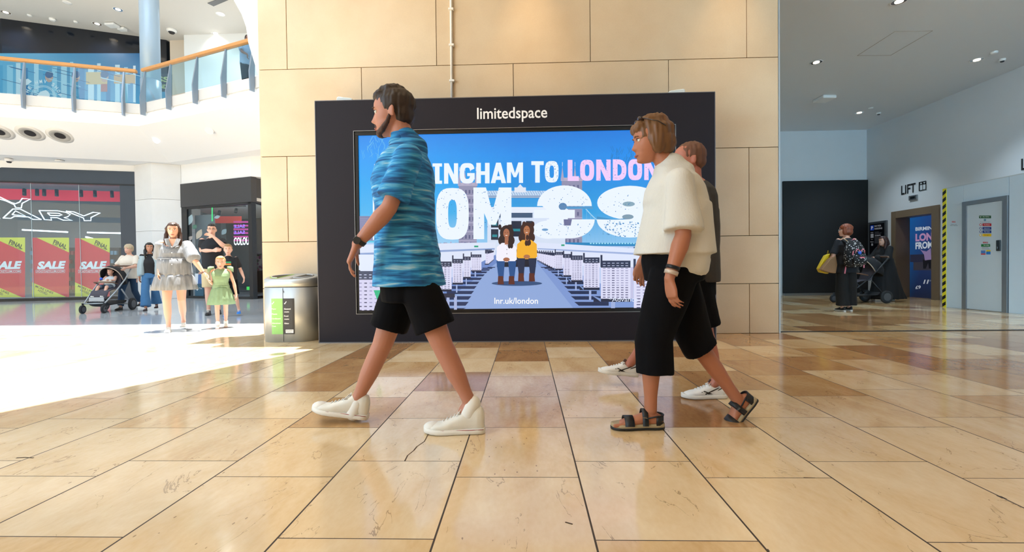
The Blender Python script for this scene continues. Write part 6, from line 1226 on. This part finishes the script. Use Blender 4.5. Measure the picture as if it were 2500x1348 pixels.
def young_woman():
    p = Pose(369, 10.25, 1.56, (.5, -.86), 755, sw=.95); root = thing('person', 'young woman with long black hair in pale open jacket and wide blue jeans', 'person', p.b)
    p.an[1] = p.L(.15, .07, .08); p.kn[1] = p.L(.12, .08, .44); p.an[-1] = p.L(-.20, -.07, .12); p.kn[-1] = p.L(-.02, -.08, .43); p.look = V(.75, -.8, 0)
    m = body(p, root, mat('light_brown_skin', 'b98266', .5), .010, .92, brow='14100e'); hairdo(m, root, mat('black_hair', '14110f', .45, var=.3, vscale=30), .20, .009)
    tee(p, root, mat('black_top', '18181c', .8), .98, 1.05, .3, .55, .14, .11, name='top')
    b = MB()
    for i in (-1, 1):
        b.loft([(p.L(-.01, i*.10, .80*p.H), p.r, p.f, .085, .11), (p.L(-.01, i*.14, .66*p.H), p.r, p.f, .07, .14), (p.L(-.02, i*.15, .52*p.H), p.r, p.f, .075, .15)], 16); x, y, d = frame(p.el[i]-p.sh[i]); b.loft([(p.sh[i], x, y, .06, .06), (p.el[i], x, y, .062, .062), (p.el[i].lerp(p.wr[i], .9), x, y, .05, .05)], 14)
    b.flesh('jacket', mat('pale_grey_jacket', '9fb0b6', .85), root, .010, 3, folds(.006, 7, .003, 18)); pants(p, root, mat('mid_blue_denim', '3f6f9c', .85, var=.15, vscale=14), w=.10, hem=.12); shoes(p, root, '3a2426', '22181a', .24)
young_woman()
def upstairs():
    Y = 12.9; q = at(601, 90, Y=Y); p = Pose(601, Y, 1.70, (.8, -.6), 90, 5.92); root = thing('person', 'person in pale blue-grey top leaning on the upstairs handrail beside the stone wall', 'person', p.b)
    for i in (-1, 1): p.el[i] = p.L(.20, i*.20, 1.12); p.wr[i] = p.L(.30, i*.10, 1.05)
    p.hd = p.L(.14, 0, 1.56); p.neck = p.L(.07, 0, 1.44); m = body(p, root, mat('brown_skin', '7a5240', .5), .012); hairdo(m, root, mat('black_hair', '14110f', .45, var=.3, vscale=30), 0, .01)
    tee(p, root, mat('blue_grey_jersey', '8e9fb8', .85), vox=.012); pants(p, root, mat('dark_trousers', '23252c', .85), vox=.012); shoes(p, root)
upstairs()
# ---- pushchairs
def wheel(root, c, r, w, ax, nm='wheel'):
    ax = Vector(ax).normalized(); c = Vector(c); x, y, _ = frame(ax); rg = lambda rr_, h: (c+ax*h, x, y, rr_, rr_)
    o = MB().loft([rg(r*.86, -w/2), rg(r, -w*.35), rg(r, w*.35), rg(r*.86, w/2)], 24).build(nm, mat('pram_tyre', '202226', .7), root)
    MB().loft([rg(r*.62, -w*.56), rg(r*.62, w*.56)], 20).build('hub', mat('pram_hub', '5a5e64', .4, .4), o)
def pushchair(loc, f, label, canopy, frame_c, child=True, big=False):
    f = Vector((*f, 0)).normalized(); r = f.cross(V(0, 0, 1)); b0 = Vector(loc); L = lambda a, c, u: b0+f*a+r*c+V(0, 0, u)
    root = thing('pushchair', label, 'pushchair', b0); fm = mat('pram_frame_'+frame_c, frame_c, .35, .4); cm = mat('pram_cloth_'+canopy, canopy, .8)
    for i in (-1, 1):
        b = MB().tube([L(.42, i*.19, .20), L(.10, i*.23, .45), L(-.22, i*.24, .72), L(-.48, i*.24, 1.0)], .014, 8).tube([L(-.10, i*.23, .50), L(-.38, i*.26, .16)], .014, 8); b.build('frame_side', fm, root)
        wheel(root, L(.44, i*.20, .09), .09, .045, r, 'front_wheel'); wheel(root, L(-.40, i*.28, .14), .14, .05, r, 'rear_wheel')
        MB().tube([L(.44, i*.20, .22), L(.42, i*.20, .14), L(.44, i*.235, .09)], .018, 8).build('front_fork', mat('pram_black', '1c1d20', .5), root)
    MB().tube([L(-.48, -.24, 1.0), L(-.52, -.2, 1.03), L(-.52, .2, 1.03), L(-.48, .24, 1.0)], .018, 10).build('handle', mat('pram_grip', '6a4a36', .5), root)
    MB().tube([L(-.38, -.28, .15), L(-.38, .28, .15)], .012, 8).tube([L(.42, -.19, .21), L(.42, .19, .21)], .012, 8).build('axle', fm, root)
    b = MB(); b.loft([(L(-.34, 0, .24), r, f, .20, .02), (L(-.30, 0, .18), r, f, .19, .10), (L(.25, 0, .18), r, V(0, 0, 1), .19, .05), (L(.34, 0, .24), r, V(0, 0, 1), .19, .02)], 16); b.build('basket', mat('pram_basket', '26282c', .8), root)
    b = MB(); seat = [L(-.28, 0, .95), L(-.22, 0, .70), L(-.14, 0, .52), L(.10, 0, .50), L(.22, 0, .46), L(.32, 0, .30)]
    b.loft([(q, r, (seat[min(i+1, 5)]-seat[max(i-1, 0)]).normalized().cross(r), .17, .02) for i, q in enumerate(seat)], 16, pw=4); b.build('seat', mat('pram_seat', '4a4650', .85), root)
    MB().bar(L(.33, -.14, .29), L(.33, .14, .29), .10, .02, up=tuple(f)).build('footrest', mat('pram_footrest', 'b8bcc0', .5), root)
    MB().tube([L(-.05, -.19, .62), L(.12, -.17, .66), L(.16, 0, .67), L(.12, .17, .66), L(-.05, .19, .62)], .013, 8).build('bumper_bar', mat('pram_grip', '6a4a36', .5), root)
    # canopy: ribs of arcs fanned from the pivot
    cp = MB(); n = 14; base = []; angs = [math.radians(a) for a in (200, 170, 140, 110, 80, 58)]
    piv = L(-.20, 0, .70); vs = []
    for a in angs:
        for k in range(n+1):
            t = math.pi*k/n; rad = .34; vs.append(piv+r*(.215*math.cos(t))+(f*math.cos(a)+V(0, 0, 1)*math.sin(a))*(rad*math.sin(t)**.7 if 0 < k < n else 0))
    fs = [(i*(n+1)+k, i*(n+1)+k+1, (i+1)*(n+1)+k+1, (i+1)*(n+1)+k) for i in range(len(angs)-1) for k in range(n)]
    cp.add(vs, fs, None, True); o = cp.build('canopy', cm, root); o.modifiers.new('s', 'SOLIDIFY').thickness = .006
    MB().tube(vs[-(n+1):], .010, 6).build('canopy_rim', mat('canopy_rim', 'b9a898', .6), o)
    if child:
        p = Pose.__new__(Pose); p.H = .95; p.s = .54; p.f = f; p.r = r; p.z0 = 0; p.b = b0; c = thing('person', 'small child with bare legs and white trainers seated in the pushchair', 'person', L(0, 0, .55))
        p.pel = L(-.08, 0, .56); p.chest = L(-.13, 0, .70); p.neck = L(-.16, 0, .80); p.hd = L(-.14, 0, .90); p.look = f-V(0, 0, .25)
        p.sh = {i: L(-.15, i*.095, .775) for i in (-1, 1)}; p.el = {i: L(-.06, i*.12, .70) for i in (-1, 1)}; p.wr = {i: L(.05, i*.08, .71) for i in (-1, 1)}
        p.hp = {i: L(-.06, i*.05, .56) for i in (-1, 1)}; p.kn = {i: L(.14, i*.08, .56) for i in (-1, 1)}; p.an = {i: L(.24, i*.09, .37) for i in (-1, 1)}; p.hd_d = {-1: f, 1: f}
        m = body(p, c, fair, .008, 1.15, hands=True, brow='3a2418', hs=1.0); hairdo(m, c, mat('near_black_hair', '1f1714', .5, var=.3, vscale=30), 0, .008)
        b = MB(); torso(b, f, p.pel, p.chest, p.neck, p.s, 1.2, 1.35); b.flesh('top', mat('pale_print_top', 'cfd8dc', .85), c, .008, 2)
        b = MB()
        for i in (-1, 1): b.cap(p.hp[i], p.hp[i].lerp(p.kn[i], .75), .052, .05, 12)
        b.flesh('shorts', mat('grey_blue_shorts', '5a6a80', .85), c, .008, 2)
        for i in (-1, 1): h = p.an[i]-f*.02-V(0, 0, .065); shoe(c, h, tuple(f), .15, pitch=-.35, up_c='e8e8e6', sole_c='f0f0ee', name='trainer', low=True)
        tag(MB().loft([(L(.06, 0, .64), r, f, .12, .05), (L(.05, 0, .68), r, f, .13, .055), (L(.04, 0, .72), r, f, .10, .04)], 20).build('folded_blanket', mat('patterned_blanket', 'd8c8b8', .85, var=.35, vscale=30)), 'folded pale patterned blanket on the lap of the child in the pushchair', 'blanket')
        tag(MB().ell(L(.09, .05, .74), (.03, .03, .03)).build('toy_ball', mat('toy_blue', '2a5ad0', .4)), 'small blue toy held by the child in the pushchair', 'toy')
    return root
c_ = at(262, 760, Y=9.95); pushchair((c_.x, 9.95, 0), (.22, -.97), 'light-framed pushchair with dark canopy and brown grab bar carrying a small child', '1f2126', 'aab0b6')
c_ = at(2097, 745, Y=10.55); pushchair((c_.x, 10.55, 0), (-1, -.1), 'dark pushchair being pushed past the black hoarding panel', '14151a', '2a2c30', child=False)
# ---- lift passage people
def backpacker():
    p = Pose(2066, 8.62, 1.62, (-.08, 1), 760); root = thing('person', 'person with auburn bob in black clothes standing with back to the camera near the lift', 'person', p.b)
    p.look = V(-.85, .45, 0); p.el[1] = p.L(.06, .24, 1.04); p.wr[1] = p.L(.20, .18, .98); p.el[-1] = p.L(.02, -.24, 1.02); p.wr[-1] = p.L(.12, -.24, .86)
    for i in (-1, 1): p.kn[i] = p.L(0, i*.09, .46); p.an[i] = p.L(.03*i, i*.09, .085)
    m = body(p, root, fair, .009, 1.12, brow='6a3a22'); b = MB(); r3 = m.to_3x3(); b.ell(m @ V(0, -.02, .152), (.09, .112, .092), r3); b.ell(m @ V(0, -.045, .08), (.095, .085, .085), r3)
    for sx in (-1, 1): b.ell(m @ V(sx*.072, .0, .085), (.026, .05, .07), r3)
    b.flesh('hair', mat('auburn_bob', '7a3c20', .5, var=.35, vscale=30, stretch=(1, 1, .2)), root, .008, 3, strands(.006, 60))
    gl = MB()
    for sx in (-1, 1): gl.tube([m @ V(sx*(.031+.02*math.cos(a)), .098, .117+.015*math.sin(a)) for a in [2*math.pi*k/10 for k in range(11)]], .002, 5); gl.tube([m @ V(sx*.05, .094, .12), m @ V(sx*.079, -.01, .118)], .002, 5)
    gl.build('glasses', mat('pale_glasses', 'c8ccd0', .3), root)
    tee(p, root, mat('black_jersey', '16181f', .85), 1.25, 1.5, .85, .44, .215, .18); pants(p, root, mat('black_trousers', '0e0f12', .85), w=.12, hem=.12); shoes(p, root, '17181c', 'd8d8d4', .27)
    # backpack
    bm = bpy.data.materials.new('black_with_white_marks'); bm.use_nodes = True; nt = bm.node_tree; bs = nt.nodes['Principled BSDF']; N = nt.nodes.new; Lk = nt.links.new
    tc = N('ShaderNodeTexCoord'); mp = N('ShaderNodeMapping'); mp.inputs['Scale'].default_value = (26, 26, 44); Lk(tc.outputs['Object'], mp.inputs[0]); vo = N('ShaderNodeTexVoronoi'); vo.inputs['Scale'].default_value = 1; Lk(mp.outputs[0], vo.inputs[0]); lt = N('ShaderNodeMath'); lt.operation = 'LESS_THAN'; lt.inputs[1].default_value = .27; Lk(vo.outputs[0], lt.inputs[0]); mx = N('ShaderNodeMixRGB'); Lk(lt.outputs[0], mx.inputs[0]); mx.inputs[1].default_value = lin('101116'); mx.inputs[2].default_value = lin('d8dce0'); Lk(mx.outputs[0], bs.inputs['Base Color']); bs.inputs['Roughness'].default_value = .8
    K = lambda a, c, u: p.L(-.19-a, c, u); bp = thing('backpack', 'black backpack speckled with white marks and pink trims on the auburn-haired person', 'backpack', K(.1, -.07, 1.1)); o_ = -.07
    b = MB(); b.loft([(K(.07, o_, .82), p.r, p.f, .13, .07), (K(.09, o_, .88), p.r, p.f, .17, .10), (K(.09, o_, 1.02), p.r, p.f, .175, .11), (K(.08, o_, 1.16), p.r, p.f, .155, .095), (K(.06, o_, 1.27), p.r, p.f, .10, .07), (K(.05, o_, 1.30), p.r, p.f, .06, .05)], 24, pw=2.6); b.build('pack_body', bm, bp)
    b = MB(); b.loft([(K(.20, o_, .86), p.r, p.f, .11, .02), (K(.215, o_, .94), p.r, p.f, .125, .035), (K(.20, o_, 1.03), p.r, p.f, .115, .02)], 20, pw=3); b.build('front_pocket', bm, bp)
    pk = mat('pink_trim', 'd87a8c', .6)
    for cx in (-.045, .05): MB().tube([K(.205, o_+cx-.035, 1.06), K(.215, o_+cx-.03, 1.11), K(.21, o_+cx, 1.135), K(.215, o_+cx+.03, 1.11), K(.205, o_+cx+.035, 1.06)], .007, 6).build('pink_patch', pk, bp)
    MB().tube([K(.06, o_-.03, 1.29), K(.08, o_, 1.325), K(.06, o_+.03, 1.29)], .010, 8).build('top_loop', pk, bp); MB().bar(K(.255, o_-.04, .985), K(.255, o_+.04, .985), .012, .022).build('zip_flap', pk, bp)
    MB().ell(K(.20, o_, 1.07), (.035, .02, .035), n=10).build('blue_badge', mat('blue_badge', '2a6ad8', .5), bp)
    MB().bar(K(.205, o_-.12, 1.10), K(.215, o_-.14, 1.03), .01, .015).build('pink_tab', pk, bp)
    MB().tube([K(.02, -.12, 1.27), p.L(-.10, -.13, 1.34), p.L(.03, -.13, 1.345), p.L(.12, -.14, 1.22)], .014, 8, flat=.4).build('shoulder_strap', mat('tan_strap', 'a08a68', .7), bp)
    for a, c in ((-.14, -.05), (-.17, .17)): MB().bar(p.L(-.20, a if c < 0 else c, 1.0 if c < 0 else .93), p.L(-.20, (a-.05) if c < 0 else c, .70 if c < 0 else .80), .022, .006, up=tuple(p.f)).build('hanging_strap', pk, bp)
    # paper and yellow bags hanging from the left hand side
    q = at(2022, 640, Y=8.55); u = V(1, .15, 0).normalized(); w = V(0, 1, 0)
    t = thing('paper_bag', 'crumpled brown paper bag hanging beside the backpack', 'bag', q)
    MB().prism([q+u*.16+V(0, 0, .12), q+u*.05+V(0, 0, .06), q-u*.10+V(0, 0, -.10), q-u*.13+V(0, 0, -.14), q+u*.02+V(0, 0, -.19), q+u*.16+V(0, 0, -.21), q+u*.19+V(0, 0, -.05)], w*.10).build('bag_body', mat('kraft_paper', '8a6848', .7, bump=.4, bscale=12), t, .012); MB().tube([q+u*.14+V(0, .05, .12), q+u*.14+V(0, .05, .19), q+u*.18+V(0, .05, .12)], .004, 6).build('bag_handle', mat('kraft_paper', '8a6848', .7), t)
    q2 = q+V(0, .13, 0); t = thing('carrier_bag', 'yellow carrier bag half hidden behind the brown paper bag', 'bag', q2)
    MB().prism([q2+u*.14+V(0, 0, .16), q2+u*.05+V(0, 0, .13), q2-u*.02+V(0, 0, .02), q2-u*.10+V(0, 0, -.12), q2-u*.06+V(0, 0, -.19), q2+u*.10+V(0, 0, -.22), q2+u*.16+V(0, 0, -.1)], w*.08).build('bag_body', mat('yellow_plastic', 'd8b820', .5), t, .012); MB().tube([q2+u*.10+V(0, .04, .14), q2+u*.12+V(0, .04, .22), q2+u*.14+V(0, .04, .15)], .005, 6).build('bag_handle', mat('yellow_plastic', 'd8b820', .5), t)
backpacker()
def abaya():
    p = Pose(2158, 10.9, 1.52, (-1, -.15), 740); root = thing('person', 'woman in long black robe pushing the dark pushchair past the parking screen', 'person', p.b)
    for i in (-1, 1): p.el[i] = p.L(.12, i*.20, 1.0); p.wr[i] = p.L(.38, i*.17, 1.0); p.hd_d[i] = p.f-V(0, 0, .2)
    p.an[1] = p.L(.22, .07, .09); p.an[-1] = p.L(-.15, -.07, .10); m = body(p, root, fair, .009, 1.0, brow='2a1a12'); hairdo(m, root, mat('dark_auburn_hair', '3a1c16', .5, var=.3, vscale=30), .16, .009)
    rb = mat('black_robe', '101014', .85); b = MB(); torso(b, p.f, p.pel, p.chest, p.neck, p.s, 1.2, 1.35, waist=.16)
    b.loft([(p.L(0, 0, 1.0), p.r, p.f, .19, .16), (p.L(-.03, 0, .7), p.r, p.f, .21, .22), (p.L(-.06, 0, .35), p.r, p.f, .24, .32), (p.L(-.10, 0, .06), p.r, p.f, .27, .42)], 28)
    for i in (-1, 1): b.cap(p.sh[i], p.el[i], .07, .075, 14); b.cap(p.el[i], p.el[i].lerp(p.wr[i], .85), .07, .085, 14)
    b.flesh('robe', rb, root, .010, 4, folds(.012, 6, .004, 18, (1.5, 1.5, .2))); shoes(p, root, 'd8d4cc', 'e8e6e0', .24)
abaya()
